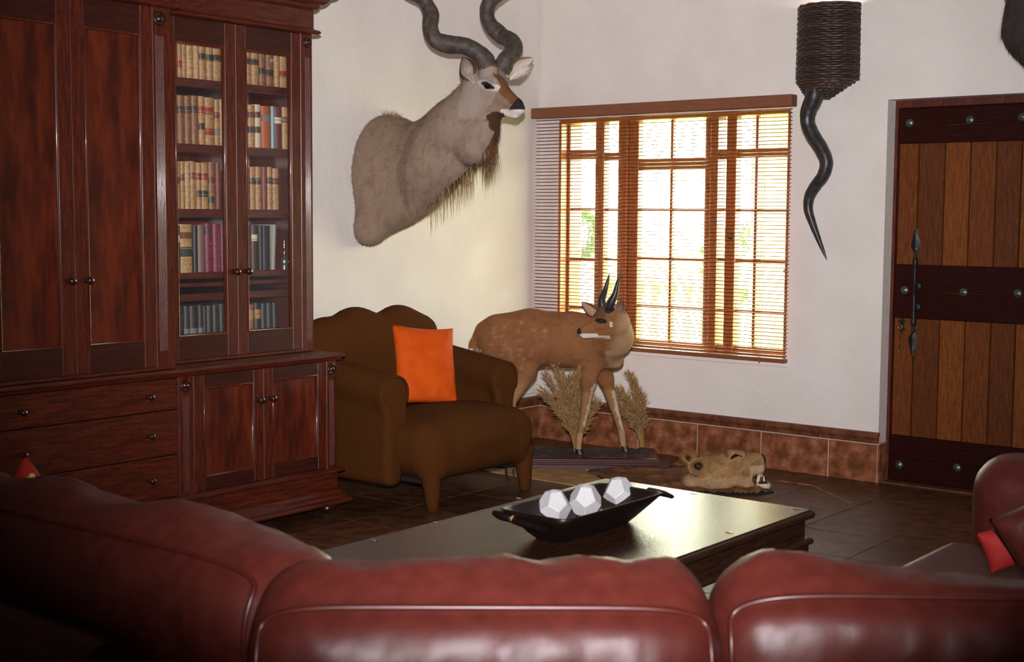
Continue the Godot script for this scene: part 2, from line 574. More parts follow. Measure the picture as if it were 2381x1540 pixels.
	M.hair.vertex_color_use_as_albedo = true
	M.horn = textured(ramp_texture(cloud, [rgb(58, 48, 42), rgb(88, 76, 66)], [0.3, 0.7]), Vector3.ONE * 5.0, 0.62, normal_texture(fine, 3.0), 0.25, Color.WHITE, false)
	M.black_horn = textured(ramp_texture(cloud, [rgb(36, 32, 32), rgb(58, 52, 50)], [0.3, 0.75]), Vector3.ONE * 4.0, 0.38, normal_texture(fine, 3.0), 0.12)
	M.eye = glossy(mat(rgb(14, 9, 7), 0.08), 1.0, 0.03)
	M.hoof = mat(rgb(24, 21, 20), 0.4)
	M.tooth = mat(rgb(226, 214, 178), 0.35)
	M.tongue = mat(rgb(104, 56, 50), 0.6)
	M.mouth = mat(rgb(48, 26, 24), 0.6)
	M.nose = mat(rgb(30, 22, 20), 0.45)
	M.tawny = mat(rgb(160, 124, 80), 0.9)
	M.hair_dark = mat(rgb(96, 66, 42), 0.8)
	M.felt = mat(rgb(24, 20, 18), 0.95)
	M.mat_hide = textured(ramp_texture(cloud, [rgb(150, 116, 70), rgb(176, 140, 90)], [0.3, 0.7]), Vector3.ONE * 1.5, 0.85)
	M.wicker = mat(rgb(66, 46, 38), 0.45)
	M.wicker_b = mat(rgb(48, 33, 28), 0.5)
	M.straw = mat(Color.WHITE, 0.85)
	M.straw.vertex_color_use_as_albedo = true
	M.straw.backlight_enabled = true
	M.straw.backlight = Color(0.2, 0.15, 0.08)
	M.soil = textured(ramp_texture(speck, [rgb(44, 38, 34), rgb(66, 58, 52)], [0.3, 0.7]), Vector3.ONE * 4.0, 0.95, normal_texture(speck, 5.0), 0.6)
	M.plinth_wood = glossy(textured(t_mah, Vector3(0.6, 6.0, 6.0), 0.4, null, 1.0, rgb(200, 180, 165)), 0.25, 0.2)
	M.cable = mat(rgb(214, 210, 206), 0.5)
	M.concrete = mat(rgb(172, 148, 104), 0.9)
	M.stone = mat(rgb(150, 148, 140), 0.9)
	M.lawn = textured(ramp_texture(fine, [rgb(140, 150, 52), rgb(176, 182, 84)], [0.3, 0.7]), Vector3.ONE, 0.95)
	M.leaf = mat(rgb(70, 100, 46), 0.7)
	M.thatch = textured(ramp_texture(grain, [rgb(150, 126, 52), rgb(184, 160, 78)], [0.3, 0.7]), Vector3(3, 1, 1), 0.95)
	M.paving = mat(rgb(190, 176, 150), 0.9)
	M.bulb = mat(rgb(255, 250, 240), 0.4)
	M.bulb.emission_enabled = true
	M.bulb.emission = rgb(255, 244, 225)
	M.bulb.emission_energy_multiplier = 3.0

func _ready() -> void:
	rng.seed = 11
	var yaw := 0.676087
	var pitch := 0.084495
	var roll := 0.006238
	cf = Vector3(-sin(yaw) * cos(pitch), -sin(pitch), -cos(yaw) * cos(pitch))
	var r0 := cf.cross(Vector3.UP).normalized()
	var u0 := r0.cross(cf)
	cr = cos(roll) * r0 + sin(roll) * u0
	cu = -sin(roll) * r0 + cos(roll) * u0
	var cam := Camera3D.new()
	cam.name = "camera"
	cam.transform = Transform3D(Basis(cr, cu, -cf), CAM)
	cam.fov = 27.2783
	cam.near = 0.05
	cam.far = 200.0
	var lens := CameraAttributesPhysical.new()
	lens.frustum_focal_length = 49.48          # 24 mm sensor height, 27.28 degrees upright
	lens.frustum_focus_distance = 7.6
	lens.frustum_near = 0.05
	lens.frustum_far = 200.0
	lens.exposure_aperture = 7.1
	cam.attributes = lens
	add_child(cam)
	cam.current = true
	# hazy bright sky, with the sun behind the verandah roof
	var sky_mat := ProceduralSkyMaterial.new()
	sky_mat.sky_top_color = Color(0.94, 0.97, 0.88)
	sky_mat.sky_horizon_color = Color(0.985, 1.0, 0.84)
	sky_mat.ground_horizon_color = Color(0.95, 0.95, 0.82)
	sky_mat.ground_bottom_color = Color(0.6, 0.6, 0.5)
	sky_mat.sky_energy_multiplier = 4.3
	sky_mat.ground_energy_multiplier = 3.0
	var sky := Sky.new()
	sky.sky_material = sky_mat
	var env := Environment.new()
	env.background_mode = Environment.BG_SKY
	env.sky = sky
	env.tonemap_mode = Environment.TONE_MAPPER_LINEAR
	env.tonemap_exposure = 1.0
	env.sdfgi_enabled = true
	env.ssao_enabled = true
	env.ssil_enabled = true
	var we := WorldEnvironment.new()
	we.environment = env
	add_child(we)
	var sun := DirectionalLight3D.new()
	sun.name = "sun"
	sun.light_color = Color(1.0, 0.95, 0.82)
	sun.light_energy = 3.0
	sun.light_angular_distance = 1.0
	sun.shadow_enabled = true
	add_child(sun)
	sun.look_at_from_position(Vector3(-6, 12, -5), Vector3.ZERO)
	# the camera's flash, in the shoe above the lens, its head tilted up
	var flash := SpotLight3D.new()
	flash.name = "flash"
	flash.light_color = Color(0.97, 0.955, 0.975)
	flash.light_energy = 47.0
	flash.light_size = 0.03
	flash.spot_range = 30.0
	flash.spot_attenuation = 2.0
	flash.spot_angle = 30.0
	flash.spot_angle_attenuation = 1.0
	flash.shadow_enabled = true
	add_child(flash)
	var fp := CAM + cu * 0.22 + cf * 0.02
	flash.look_at_from_position(fp, fp + ray(1340.0, 440.0))

	make_materials()
	build_shell()
	build_window()
	build_outside()
	build_door()
	build_cupboards()
	build_books()
	build_sofa()
	build_table()
	build_armchair()
	build_kudu()
	build_bushbuck()
	build_lion()
	build_sconce()
	build_small_things()

# ================================================================ room shell
func build_shell() -> void:
	var H := 3.9
	var w := MB.new()
	w.box(Vector3(-0.25, 0, -0.25), Vector3(0.155, H, 0))
	w.box(Vector3(0.155, 0, -0.25), Vector3(1.795, 0.62, 0))
	w.box(Vector3(0.155, 2.075, -0.25), Vector3(1.795, H, 0))
	w.box(Vector3(1.795, 0, -0.25), Vector3(2.372, H, 0))
	w.box(Vector3(2.372, 2.1, -0.25), Vector3(3.28, H, 0))
	w.box(Vector3(3.28, 0, -0.25), Vector3(7.85, H, 0))
	structure(w.mesh(), "wall_back", M.plaster)
	structure(box_mesh(Vector3(-0.25, 0, 0), Vector3(0, H, 8.85)), "wall_left", M.plaster)
	structure(box_mesh(Vector3(7.6, 0, 0), Vector3(7.85, H, 8.85)), "wall_right", M.plaster)
	structure(box_mesh(Vector3(0, 0, 8.6), Vector3(7.6, H, 8.85)), "wall_front", M.plaster)
	structure(box_mesh(Vector3(-0.25, H, -0.25), Vector3(7.85, H + 0.2, 8.85)), "ceiling", M.ceiling)
	# floor: grout bed with a tile set on each square
	var fl := structure(box_mesh(Vector3(-0.25, -0.25, -0.25), Vector3(7.85, -0.004, 8.85)), "floor", M.floor_grout)
	var pit := 0.4285
	var tile := box_mesh(Vector3(-pit / 2 + 0.0025, -0.006, -pit / 2 + 0.0025), Vector3(pit / 2 - 0.0025, 0, pit / 2 - 0.0025), 0.0015)
	var ox := 0.838
	var oz := 2.536
	rng.seed = 2
	for i in range(-2, 9):
		for k in range(-6, 8):
			var x0 := ox + i * pit
			var z0 := oz + k * pit
			if x0 + pit < 0.02 or z0 + pit < 0.02 or x0 > 5.3 or z0 > 5.6: continue
			var o := put(tile, "tile", M.floor_tile[rng.randi_range(0, 3)], fl)
			var x1 := maxf(x0, 0.0)
			var z1 := maxf(z0, 0.0)
			o.scale = Vector3((x0 + pit - x1) / pit, 1, (z0 + pit - z1) / pit)
			o.position = Vector3((x1 + x0 + pit) / 2, 0, (z1 + z0 + pit) / 2)
	put(box_mesh(Vector3(5.5523, -0.006, 0), Vector3(7.6, 0, 8.6)), "far_paving", M.floor_tile[1], fl)
	put(box_mesh(Vector3(0, -0.006, 5.964), Vector3(5.5523, 0, 8.6)), "far_paving", M.floor_tile[1], fl)
	# tiled skirting with a moulded cap
	skirting("baseboard_back", Vector3(0.012, 0, 0), Vector3.RIGHT, Vector3.BACK, 2.372, [0.357, 0.785, 1.213, 1.643, 2.069], [0.28, 0.625, 0.975, 1.322, 1.672, 2.019])
	var lj := []
	var lc := []
	for k in 5: lj.append(0.38 + 0.428 * k)
	for k in 7: lc.append(0.06 + 0.345 * k)
	skirting("baseboard_left", Vector3.ZERO, Vector3.BACK, Vector3.RIGHT, 2.43, lj, lc)
	# the skirting turns into the door reveal
	var rv := structure(box_mesh(Vector3(2.3725, 0, -0.1), Vector3(2.3765, 0.222, 0.016), 0.001), "trim_1", M.grout)
	put(box_mesh(Vector3(2.377, 0, -0.1), Vector3(2.387, 0.214, 0.012), 0.002), "tile", M.wall_tile, rv)
func skirting(called: String, o: Vector3, along: Vector3, out: Vector3, total: float, joints: Array, cap_joints: Array) -> void:
	var bs := Basis(along, Vector3.UP, out)
	var root := structure(box_mesh(Vector3.ZERO, Vector3(1, 1, 1)), called, M.grout)
	var b := MB.new()
	b.box(Vector3(-0.001, 0, 0), Vector3(total, 0.262, 0.0095))
	root.mesh = b.mesh()
	root.transform = Transform3D(bs, o)
	var g := 0.0035
	var last := 0.0
	for j in joints + [total]:
		if j > last + 0.02:
			put(box_mesh(Vector3(last + g, 0, 0.002), Vector3(j - g, 0.2115, 0.0135), 0.002), "tile", M.wall_tile, root)
		last = j
	last = 0.0
	# moulded section: toe, hollow, round top
	var prof := [[0.0135, 0.219], [0.0155, 0.2195], [0.0185, 0.224], [0.0175, 0.232], [0.0185, 0.240], [0.0245, 0.2455], [0.0275, 0.254], [0.0275, 0.266], [0.0225, 0.276], [0.0135, 0.2805], [0.001, 0.281], [0.001, 0.219]]
	for j in cap_joints + [total]:
		var rows := []
		for x in [last + g * 0.8, j - g * 0.8]:
			var r := PackedVector3Array()
			for p in prof: r.append(Vector3(x, p[1], p[0]))
			rows.append(r)
		var c := MB.new()
		c.grid(rows, false, true, true)
		put(c.mesh(), "cap_tile", M.cap_tile, root)
		last = j

# ================================================================ window and blind
func build_window() -> void:
	var w := Node3D.new()
	w.name = "window_1"
	add_child(w)
	tag(w, "brown hardwood casement window with small panes behind the blind", "window", "", "structure")
	# lining boards of the opening
	for l in [[Vector3(0.155, 0.62, -0.22), Vector3(0.172, 2.075, 0.004)], [Vector3(1.778, 0.62, -0.22), Vector3(1.795, 2.075, 0.004)], [Vector3(0.172, 2.05, -0.22), Vector3(1.778, 2.075, 0.0)]]:
		put(box_mesh(l[0], l[1], 0.002), "lining", M.window_wood, w)
	put(box_mesh(Vector3(0.12, 0.6, -0.22), Vector3(1.81, 0.645, 0.012), 0.004), "sill", M.plaster, w)
	var z0 := -0.125
	var z1 := -0.075
	var bot := 0.645
	var top := 2.05
	# uprights: [left, right, depth back, depth front]
	var ups := [[0.172, 0.19, -0.14, -0.07], [0.395, 0.462, z0, -0.06], [0.577, 0.645, -0.15, -0.05], [0.645, 0.713, -0.13, -0.075], [1.191, 1.243, -0.13, -0.075], [1.243, 1.294, -0.15, -0.05], [1.345, 1.412, z0, -0.06], [1.742, 1.778, -0.14, -0.07]]
	for u in ups:
		put(box_mesh(Vector3(u[0], bot, u[2]), Vector3(u[1], top, u[3]), 0.004), "upright", M.window_wood, w)
	var sections := [
		{"x": [0.19, 0.395], "px": 1360.0, "t": [349.0, 371.0], "b": [487.0, 604.0, 716.0], "v": []},
		{"x": [0.462, 0.577], "px": 1430.0, "t": [356.0, 374.0], "b": [488.0, 603.0, 715.0], "v": []},
		{"x": [0.713, 1.191], "px": 1530.0, "t": [371.0, 396.0], "b": [488.0, 602.0, 713.0], "v": [0.952]},
		{"x": [1.294, 1.345], "px": 1687.0, "t": [349.0, 371.0], "b": [488.0, 604.0, 722.0], "v": []},
		{"x": [1.412, 1.742], "px": 1770.0, "t": [347.0, 367.0], "b": [489.0, 608.0, 726.0], "v": [1.535]}]
	for s in sections:
		var ys := [bot]
		put(box_mesh(Vector3(s.x[0], bot, z0), Vector3(s.x[1], bot + 0.05, z1), 0.003), "bottom_rail", M.window_wood, w)
		ys[0] = bot + 0.05
		var cuts := []
		for b in s.b:
			var y := on_z(s.px, b, -0.1).y
			cuts.append([y - 0.009, y + 0.009])
		var t0 := on_z(s.px, s.t[1], -0.1).y
		var t1 := on_z(s.px, s.t[0], -0.1).y
		cuts.append([t0, t1])
		cuts.sort_custom(func(a, b): return a[0] < b[0])
		var cols := [s.x[0]]
		for v in s.v:
			put(box_mesh(Vector3(v - 0.0095, bot + 0.05, z0 + 0.012), Vector3(v + 0.0095, top, z1 - 0.006), 0.003), "glazing_bar", M.window_wood, w)
			cols.append(v)
		cols.append(s.x[1])
		for c in cuts:
			var thick: float = c[1] - c[0]
			put(box_mesh(Vector3(s.x[0], c[0], z0 + (0.012 if thick < 0.02 else 0.0)), Vector3(s.x[1], c[1], z1 - (0.006 if thick < 0.02 else 0.0)), 0.003), "glazing_bar" if thick < 0.02 else "transom", M.window_wood, w)
		var y0: float = ys[0]
		for c in cuts + [[top, top]]:
			for i in cols.size() - 1:
				put(box_mesh(Vector3(cols[i] + 0.004, y0 + 0.001, -0.102), Vector3(cols[i + 1] - 0.004, c[0] - 0.001, -0.098)), "pane", M.pane, w)
			y0 = c[1]
	# small iron fasteners on the casements
	for h in [on_z(1700, 552, -0.06), on_z(1828, 630, -0.07)]:
		put(lathe_mesh([[0.012, 0.0], [0.012, 0.01], [0.005, 0.014], [0.005, 0.03]], h, Vector3.BACK, 10), "window_catch", M.iron, w)

	var bl := thing("venetian_blind", "wooden venetian blind with open slats over the sunny window", "blind", Vector3(0.915, 0.63, 0.06))
	var o := bl.position
	put(box_mesh(Vector3(-0.012, 2.084, 0.028) - o, Vector3(1.846, 2.15, 0.1) - o, 0.003), "valance", M.valance, bl)
	put(box_mesh(Vector3(0.01, 2.092, 0.035) - o, Vector3(1.83, 2.14, 0.085) - o, 0.003), "head_rail", M.valance, bl)
	# one curved slat, shared
	var sl := MB.new()
	var rows := []
	for x in [0.016, 1.83]:
		var r := PackedVector3Array()
		for q in [[0.0475, 0.0], [0.054, 0.0016], [0.0605, 0.0021], [0.067, 0.0016], [0.0735, 0.0], [0.0735, -0.0022], [0.067, -0.0006], [0.0605, -0.0001], [0.054, -0.0006], [0.0475, -0.0022]]:
			r.append(Vector3(x, q[1], q[0]) - Vector3(o.x, 0, o.z))
		rows.append(r)
	sl.grid(rows, false, true, true)
	var slat := sl.mesh()
	var n := 65
	for k in n:
		var s := put(slat, "slat", M.slat, bl)
		s.position.y = lerpf(0.672, 2.072, float(k) / (n - 1)) - o.y + sin(k * 2.1) * 0.0008
	put(box_mesh(Vector3(0.014, 0.632, 0.045) - o, Vector3(1.832, 0.655, 0.079) - o, 0.003), "bottom_rail", M.valance, bl)
	for x in [0.205, 0.545, 0.925, 1.275, 1.66]:
		for z in [0.0462, 0.0748]:
			put(tube_mesh([Vector3(x, 0.65, z) - o, Vector3(x, 2.05, z) - o], [0.0012], 5), "ladder_cord", M.cord, bl)
	for x in [0.545, 1.66]:
		put(lathe_mesh([[0.002, 0.0], [0.006, 0.004], [0.006, 0.010], [0.002, 0.014]], Vector3(x, 0.62, 0.062) - o, Vector3.UP, 8), "cord_button", M.cord, bl)

# ================================================================ verandah and garden
func build_outside() -> void:
	structure(box_mesh(Vector3(-3.0, -0.3, -3.0), Vector3(9, -0.02, -0.25)), "floor_verandah", M.paving)
	structure(box_mesh(Vector3(-40, -0.5, -60), Vector3(30, -0.31, -3.0)), "ground", M.lawn)
	var z := -2.55
	var bal := thing("balustrade", "sunlit balustrade with turned balusters beyond the window", "balustrade", Vector3(0, 0, z))
	var rail := on_z(1730, 648, z).y
	put(box_mesh(Vector3(-1.45, rail - 0.08, -0.09), Vector3(3.2, rail, 0.09), 0.01), "hand_rail", M.concrete, bal)
	put(box_mesh(Vector3(-1.45, -0.02, -0.09), Vector3(3.2, 0.1, 0.09), 0.01), "foot_rail", M.concrete, bal)
	var h := rail - 0.18
	var bm := lathe_mesh([[0.05, 0.0], [0.05, 0.06], [0.028, 0.08], [0.036, 0.12], [0.052, 0.24 * h + 0.05], [0.046, 0.4 * h], [0.026, 0.68 * h], [0.032, 0.8 * h], [0.024, 0.86 * h], [0.045, 0.92 * h], [0.045, h]], Vector3(0, 0.1, 0), Vector3.UP, 12)
	for k in 30:
		var b := put(bm, "baluster", M.concrete, bal)
		b.position.x = -1.36 + k * 0.155
	var col := thing("verandah_column", "thick plastered column holding up the verandah roof outside", "column", Vector3(on_z(1790, 600, z + 0.4).x, -0.02, z + 0.4))
	put(box_mesh(Vector3(-0.19, 0, -0.19), Vector3(0.19, 0.5, 0.19), 0.02), "base", M.concrete, col)
	put(lathe_mesh([[0.15, 0.5], [0.15, 2.9]], Vector3.ZERO, Vector3.UP, 24), "shaft", M.concrete, col)
	var roof := thing("verandah_roof", "yellow thatched verandah eave seen above the right panes", "roof", Vector3(0, 2.3, -1.5))
	put(box_mesh(Vector3(1.0, 0.12, -1.5), Vector3(6.5, 0.3, -0.35), 0.02), "thatch", M.thatch, roof)
	put(box_mesh(Vector3(1.0, 0.0, -0.75), Vector3(6.5, 0.12, -0.6), 0.01), "wall_plate", M.thatch, roof)
	# clipped bush in front of a grey gate pier
	var pz := -2.2
	var pl := on_z(1322, 660, pz)
	var pr := on_z(1384, 660, pz)
	var pt := on_z(1350, 606, pz).y
	var pier := thing("garden_pier", "low grey garden pier under a clipped bush outside", "pier", Vector3((pl.x + pr.x) / 2, -0.02, pz))
	var pw := (pr.x - pl.x) / 2
	put(box_mesh(Vector3(-pw, 0, -0.2), Vector3(pw, pt - 0.05, 0.2), 0.01), "shaft", M.stone, pier)
	put(box_mesh(Vector3(-pw - 0.02, pt - 0.05, -0.22), Vector3(pw + 0.02, pt + 0.02, 0.22), 0.01), "coping", M.stone, pier)
	var bush := thing("clipped_bush", "rounded clipped green bush standing on the grey pier outside", "bush", Vector3((pl.x + pr.x) / 2, pt, pz))
	put(lathe_mesh([[0.02, 0.0], [0.02, 0.12]], Vector3.ZERO, Vector3.UP, 8), "trunk", M.stone, bush)
	rng.seed = 21
	var lf := MB.new()
	for k in 900:
		var d := Vector3(rng.randfn(), rng.randfn(), rng.randfn()).normalized()
		var p := Vector3(0, 0.22, 0) + d * Vector3(0.13, 0.2, 0.13) * rng.randf_range(0.75, 1.02)
		var t := d.cross(Vector3(rng.randfn(), rng.randfn(), rng.randfn())).normalized() * 0.02
		lf.tri(p - t, p + d * 0.03, p + t)
	put(lf.mesh(), "foliage", M.leaf, bush).set_meta("kind", "stuff")
	for k in 7:
		rng.seed = 30 + k
		var at := Vector3(-9.0 + k * 3.1 + rng.randf() * 1.4, -0.32, -16.0 - rng.randf() * 5.0)
		var tr := thing("garden_shrub", "pale sunlit shrub at the far edge of the lawn", "shrub", at, "shrubs along the far lawn")
		var fo := MB.new()
		var sz := rng.randf_range(0.7, 1.2)
		for j in 700:
			var d := Vector3(rng.randfn(), rng.randfn(), rng.randfn()).normalized()
			var p := Vector3(0, sz * 0.9, 0) + d * sz * Vector3(1.1, 0.85, 1.1) * rng.randf_range(0.7, 1.0)
			var t := d.cross(Vector3(rng.randfn(), rng.randfn(), rng.randfn())).normalized() * 0.09
			fo.tri(p - t, p + d * 0.14, p + t)
		put(fo.mesh(), "foliage", M.leaf, tr).set_meta("kind", "stuff")
		put(lathe_mesh([[0.05, 0.0], [0.04, sz]], Vector3.ZERO, Vector3.UP, 7), "stem", M.stone, tr)

# ================================================================ plank door
func build_door() -> void:
	var d := Node3D.new()
	d.name = "door_1"
	add_child(d)
	tag(d, "ledged plank door with dark studded boards and a spear handle", "door", "", "structure")
	var zf := -0.12
	var x0 := 2.392
	var x1 := 3.245
	put(box_mesh(Vector3(2.372, 0, -0.2), Vector3(2.39, 2.1, -0.1), 0.002), "frame", M.door_frame, d)
	put(box_mesh(Vector3(x1 + 0.002, 0, -0.2), Vector3(3.28, 2.1, -0.1), 0.002), "frame", M.door_frame, d)
	put(box_mesh(Vector3(2.39, 2.06, -0.2), Vector3(x1 + 0.002, 2.1, -0.1), 0.002), "frame", M.door_frame, d)
	put(box_mesh(Vector3(2.372, -0.004, -0.25), Vector3(3.28, 0.006, -0.03), 0.002), "threshold", M.cap_tile, d)
	var edges := [x0, 2.505, 2.650, 2.789, 2.927, 3.058, x1]
	rng.seed = 4
	for i in edges.size() - 1:
		var jig := rng.randf_range(-0.002, 0.002)
		put(box_mesh(Vector3(edges[i] + 0.0025, 0.006, zf - 0.035), Vector3(edges[i + 1] - 0.0025, 2.055, zf + jig), 0.004), "plank", M.plank[i], d)
	put(box_mesh(Vector3(2.391, 0.007, -0.245), Vector3(x1, 2.059, zf - 0.036)), "light_stop_slab", M.cap_tile, d)  # unseen slab added behind the planks so no daylight leaks past the door
	for l in [[1.866, 2.056], [0.913, 1.209], [0.008, 0.262]]:
		var m: float = (l[0] + l[1]) / 2
		put(box_mesh(Vector3(x0 + 0.003, l[0], zf), Vector3(x1, m - 0.0015, zf + 0.018), 0.004), "ledge_board", M.ledge, d)
		put(box_mesh(Vector3(x0 + 0.003, m + 0.0015, zf), Vector3(x1, l[1], zf + 0.018), 0.004), "ledge_board", M.ledge, d)
	for s in [[2115, 286], [2255, 279], [2377, 272], [2103, 675], [2240, 680], [2366, 683], [2090, 1081], [2225, 1088], [2350, 1096]]:
		put(lathe_mesh([[0.0005, 0.014], [0.008, 0.0135], [0.010, 0.0105], [0.014, 0.010], [0.021, 0.006], [0.024, 0.0]], on_z(s[0], s[1], zf + 0.018), Vector3.BACK, 18), "stud", M.stud, d)
	# long handle shaped like a double spear
	var zh := zf + 0.06
	var a := on_z(2131, 525, zh)
	var b := on_z(2120, 834, zh)
	var x := (a.x + b.x) / 2
	var hd := Node3D.new()
	hd.name = "spear_handle"
	hd.position = Vector3(x, b.y, zh)
	d.add_child(hd)
	var L := a.y - b.y
	var sp := MB.new()
	sp.lathe([[0.006, 0.14], [0.012, 0.155], [0.006, 0.17], [0.013, 0.185], [0.016, 0.20], [0.011, 0.215], [0.012, 0.24], [0.009, 0.26], [0.012, 0.33], [0.008, 0.36], [0.009, 0.5 * L], [0.008, L - 0.3], [0.012, L - 0.27], [0.009, L - 0.235], [0.013, L - 0.215], [0.016, L - 0.195], [0.012, L - 0.18], [0.006, L - 0.165], [0.007, L - 0.14]], Vector3.ZERO, Vector3.UP, 14)
	put(sp.mesh(), "shaft", M.iron, hd)
	for s in [[0.0, 1.0], [L, -1.0]]:
		var bl := MB.new()
		var rows := []
		for q in [[0.0, 0.001], [0.03, 0.01], [0.07, 0.019], [0.10, 0.026], [0.115, 0.026], [0.13, 0.018], [0.15, 0.005]]:
			var y: float = s[0] + s[1] * q[0]
			rows.append(PackedVector3Array([Vector3(-q[1], y, 0), Vector3(0, y, 0.006), Vector3(q[1], y, 0), Vector3(0, y, -0.006)]))
		bl.grid(rows, false, true, true, -1)
		put(bl.mesh(), "blade", M.iron, hd)
	for y in [0.28, L - 0.33]:
		put(lathe_mesh([[0.006, 0.0], [0.006, -0.04]], Vector3(0, y, 0), Vector3.BACK, 8), "mount", M.iron, hd)
		var ro := MB.new()
		ro.lathe([[0.024, 0.0], [0.026, 0.004], [0.016, 0.008], [0.001, 0.01]], Vector3(0, y, -0.041), Vector3.BACK, 16)
		for k in 10:
			var t := TAU * k / 10
			ro.lathe([[0.0005, 0.008], [0.005, 0.005], [0.006, 0.0]], Vector3(cos(t) * 0.027, y + sin(t) * 0.027, -0.041), Vector3.BACK, 6)
		put(ro.mesh(), "rosette", M.iron, hd)
	# keyhole plate with a key and tassel
	var kp := on_z(2097, 757, zf + 0.001)
	var pt := PackedVector3Array()
	for q in [[0, 0.075], [0.014, 0.05], [0.012, 0.04], [0.04, 0.034], [0.02, 0.02], [0.014, 0.0], [0.02, -0.02], [0.04, -0.032], [0.012, -0.036], [0.008, -0.05], [0, -0.07], [-0.008, -0.05], [-0.012, -0.036], [-0.04, -0.032], [-0.02, -0.02], [-0.014, 0.0], [-0.02, 0.02], [-0.04, 0.034], [-0.012, 0.04], [-0.014, 0.05]]:
		pt.append(kp + Vector3(q[0] * 0.62, q[1] * 0.72, 0))
	var pb := MB.new()
	pb.prism(pt, Vector3(0, 0, 0.003))
	put(pb.mesh(), "keyhole_plate", M.iron, d)
	var ky := thing("door_key", "old key with beaded tassel hanging in the door lock", "key", kp + Vector3(0.004, -0.005, 0.004))
	var kr := MB.new()
	kr.lathe([[0.003, -0.002], [0.003, 0.022]], Vector3.ZERO, Vector3.BACK, 8)
	var ring := []
	for k in 17: ring.append(Vector3(cos(TAU * k / 16) * 0.011, sin(TAU * k / 16) * 0.013, 0.03))
	kr.tube(ring, [0.0028], 6)
	put(kr.mesh(), "bow", M.brass, ky)
	put(tube_mesh([Vector3(0, -0.013, 0.03), Vector3(-0.006, -0.07, 0.024), Vector3(-0.008, -0.12, 0.016), Vector3(-0.008, -0.145, 0.013)], [0.0018], 5), "string", M.iron, ky)
	for y in [[-0.085, M.red_cloth], [-0.135, M.brass]]:
		put(lathe_mesh([[0.001, -0.009], [0.006, -0.004], [0.006, 0.004], [0.001, 0.009]], Vector3(-0.0075, y[0], 0.02), Vector3.UP, 8), "bead", y[1], ky)

# ================================================================ mahogany wall unit
# mesh given in world coordinates, hung under a thing that stands at its own base
func sub(root: Node3D, mesh: Mesh, called: String, m: Material) -> MeshInstance3D:
	var o := put(mesh, called, m, root)
	if root.get_parent() == self: o.position = -root.position
	return o
func knob(root: Node3D, at: Vector3, r := 0.017) -> void:
	put(lathe_mesh([[r * 0.75, -0.002], [r * 0.75, 0.003], [r * 0.42, 0.006], [r * 0.4, 0.016], [r * 0.8, 0.021], [r, 0.03], [r * 0.95, 0.037], [r * 0.6, 0.043], [0.0005, 0.045]], at, Vector3.RIGHT, 18), "knob", M.knob, root)
func rosette(root: Node3D, at: Vector3, r := 0.03) -> void:
	sub(root, lathe_mesh([[r, 0.0], [r, 0.004], [r * 0.86, 0.009], [r * 0.68, 0.004], [r * 0.5, 0.003], [r * 0.42, 0.008], [r * 0.25, 0.012], [0.0005, 0.0135]], at, Vector3.RIGHT, 22), "rosette", M.knob)
# framed door in the plane x = xf
func framed_door(root: Node3D, z0: float, z1: float, y0: float, y1: float, xf: float, st: float, top: float, bot: float, glass: bool, knob_z: float, knob_y: float) -> void:
	var g := 0.0012
	var t := 0.022
	var d := Node3D.new()
	d.name = "door"
	root.add_child(d, true)
	d.position = -root.position
	put(box_mesh(Vector3(xf - t, y0 + g, z0 + g), Vector3(xf, y1 - g, z0 + st), 0.002), "stile", M.wood_up, d)
	put(box_mesh(Vector3(xf - t, y0 + g, z1 - st), Vector3(xf, y1 - g, z1 - g), 0.002), "stile", M.wood_up, d)
	put(box_mesh(Vector3(xf - t, y1 - top, z0 + st), Vector3(xf, y1 - g, z1 - st), 0.001), "rail", M.wood_rail, d)
	put(box_mesh(Vector3(xf - t, y0 + g, z0 + st), Vector3(xf, y0 + bot, z1 - st), 0.001), "rail", M.wood_rail, d)
	var a := Vector3(0, y0 + bot, z0 + st)
	var b := Vector3(0, y1 - top, z1 - st)
	# rounded bead round the opening
	var w := 0.011
	var bead := MB.new()
	var ring := [Vector2(a.z, a.y), Vector2(b.z, a.y), Vector2(b.z, b.y), Vector2(a.z, b.y)]
	var mid := Vector2((a.z + b.z) / 2, (a.y + b.y) / 2)
	var rows := []
	for p in ring:
		var s := Vector2(signf(mid.x - p.x), signf(mid.y - p.y))
		var r := PackedVector3Array()
		for q in [[0.0, -0.016], [0.0, -0.001], [0.002, 0.0015], [0.0045, 0.0025], [0.007, 0.0015], [0.0085, -0.002], [w, -0.008], [w, -0.016]]:
			r.append(Vector3(xf + q[1], p.y + s.y * q[0], p.x + s.x * q[0]))
		rows.append(r)
	bead.grid(rows, true, true)
	put(bead.mesh(), "bead", M.wood_up, d)
	if glass:
		put(box_mesh(Vector3(xf - 0.014, a.y, a.z), Vector3(xf - 0.01, b.y, b.z)), "pane", M.case_pane, d)
	else:
		put(box_mesh(Vector3(xf - 0.02, a.y, a.z), Vector3(xf - 0.011, b.y, b.z)), "panel", M.wood_panel, d)
	if knob_z > 0.0: knob(d, Vector3(xf, knob_y, knob_z))
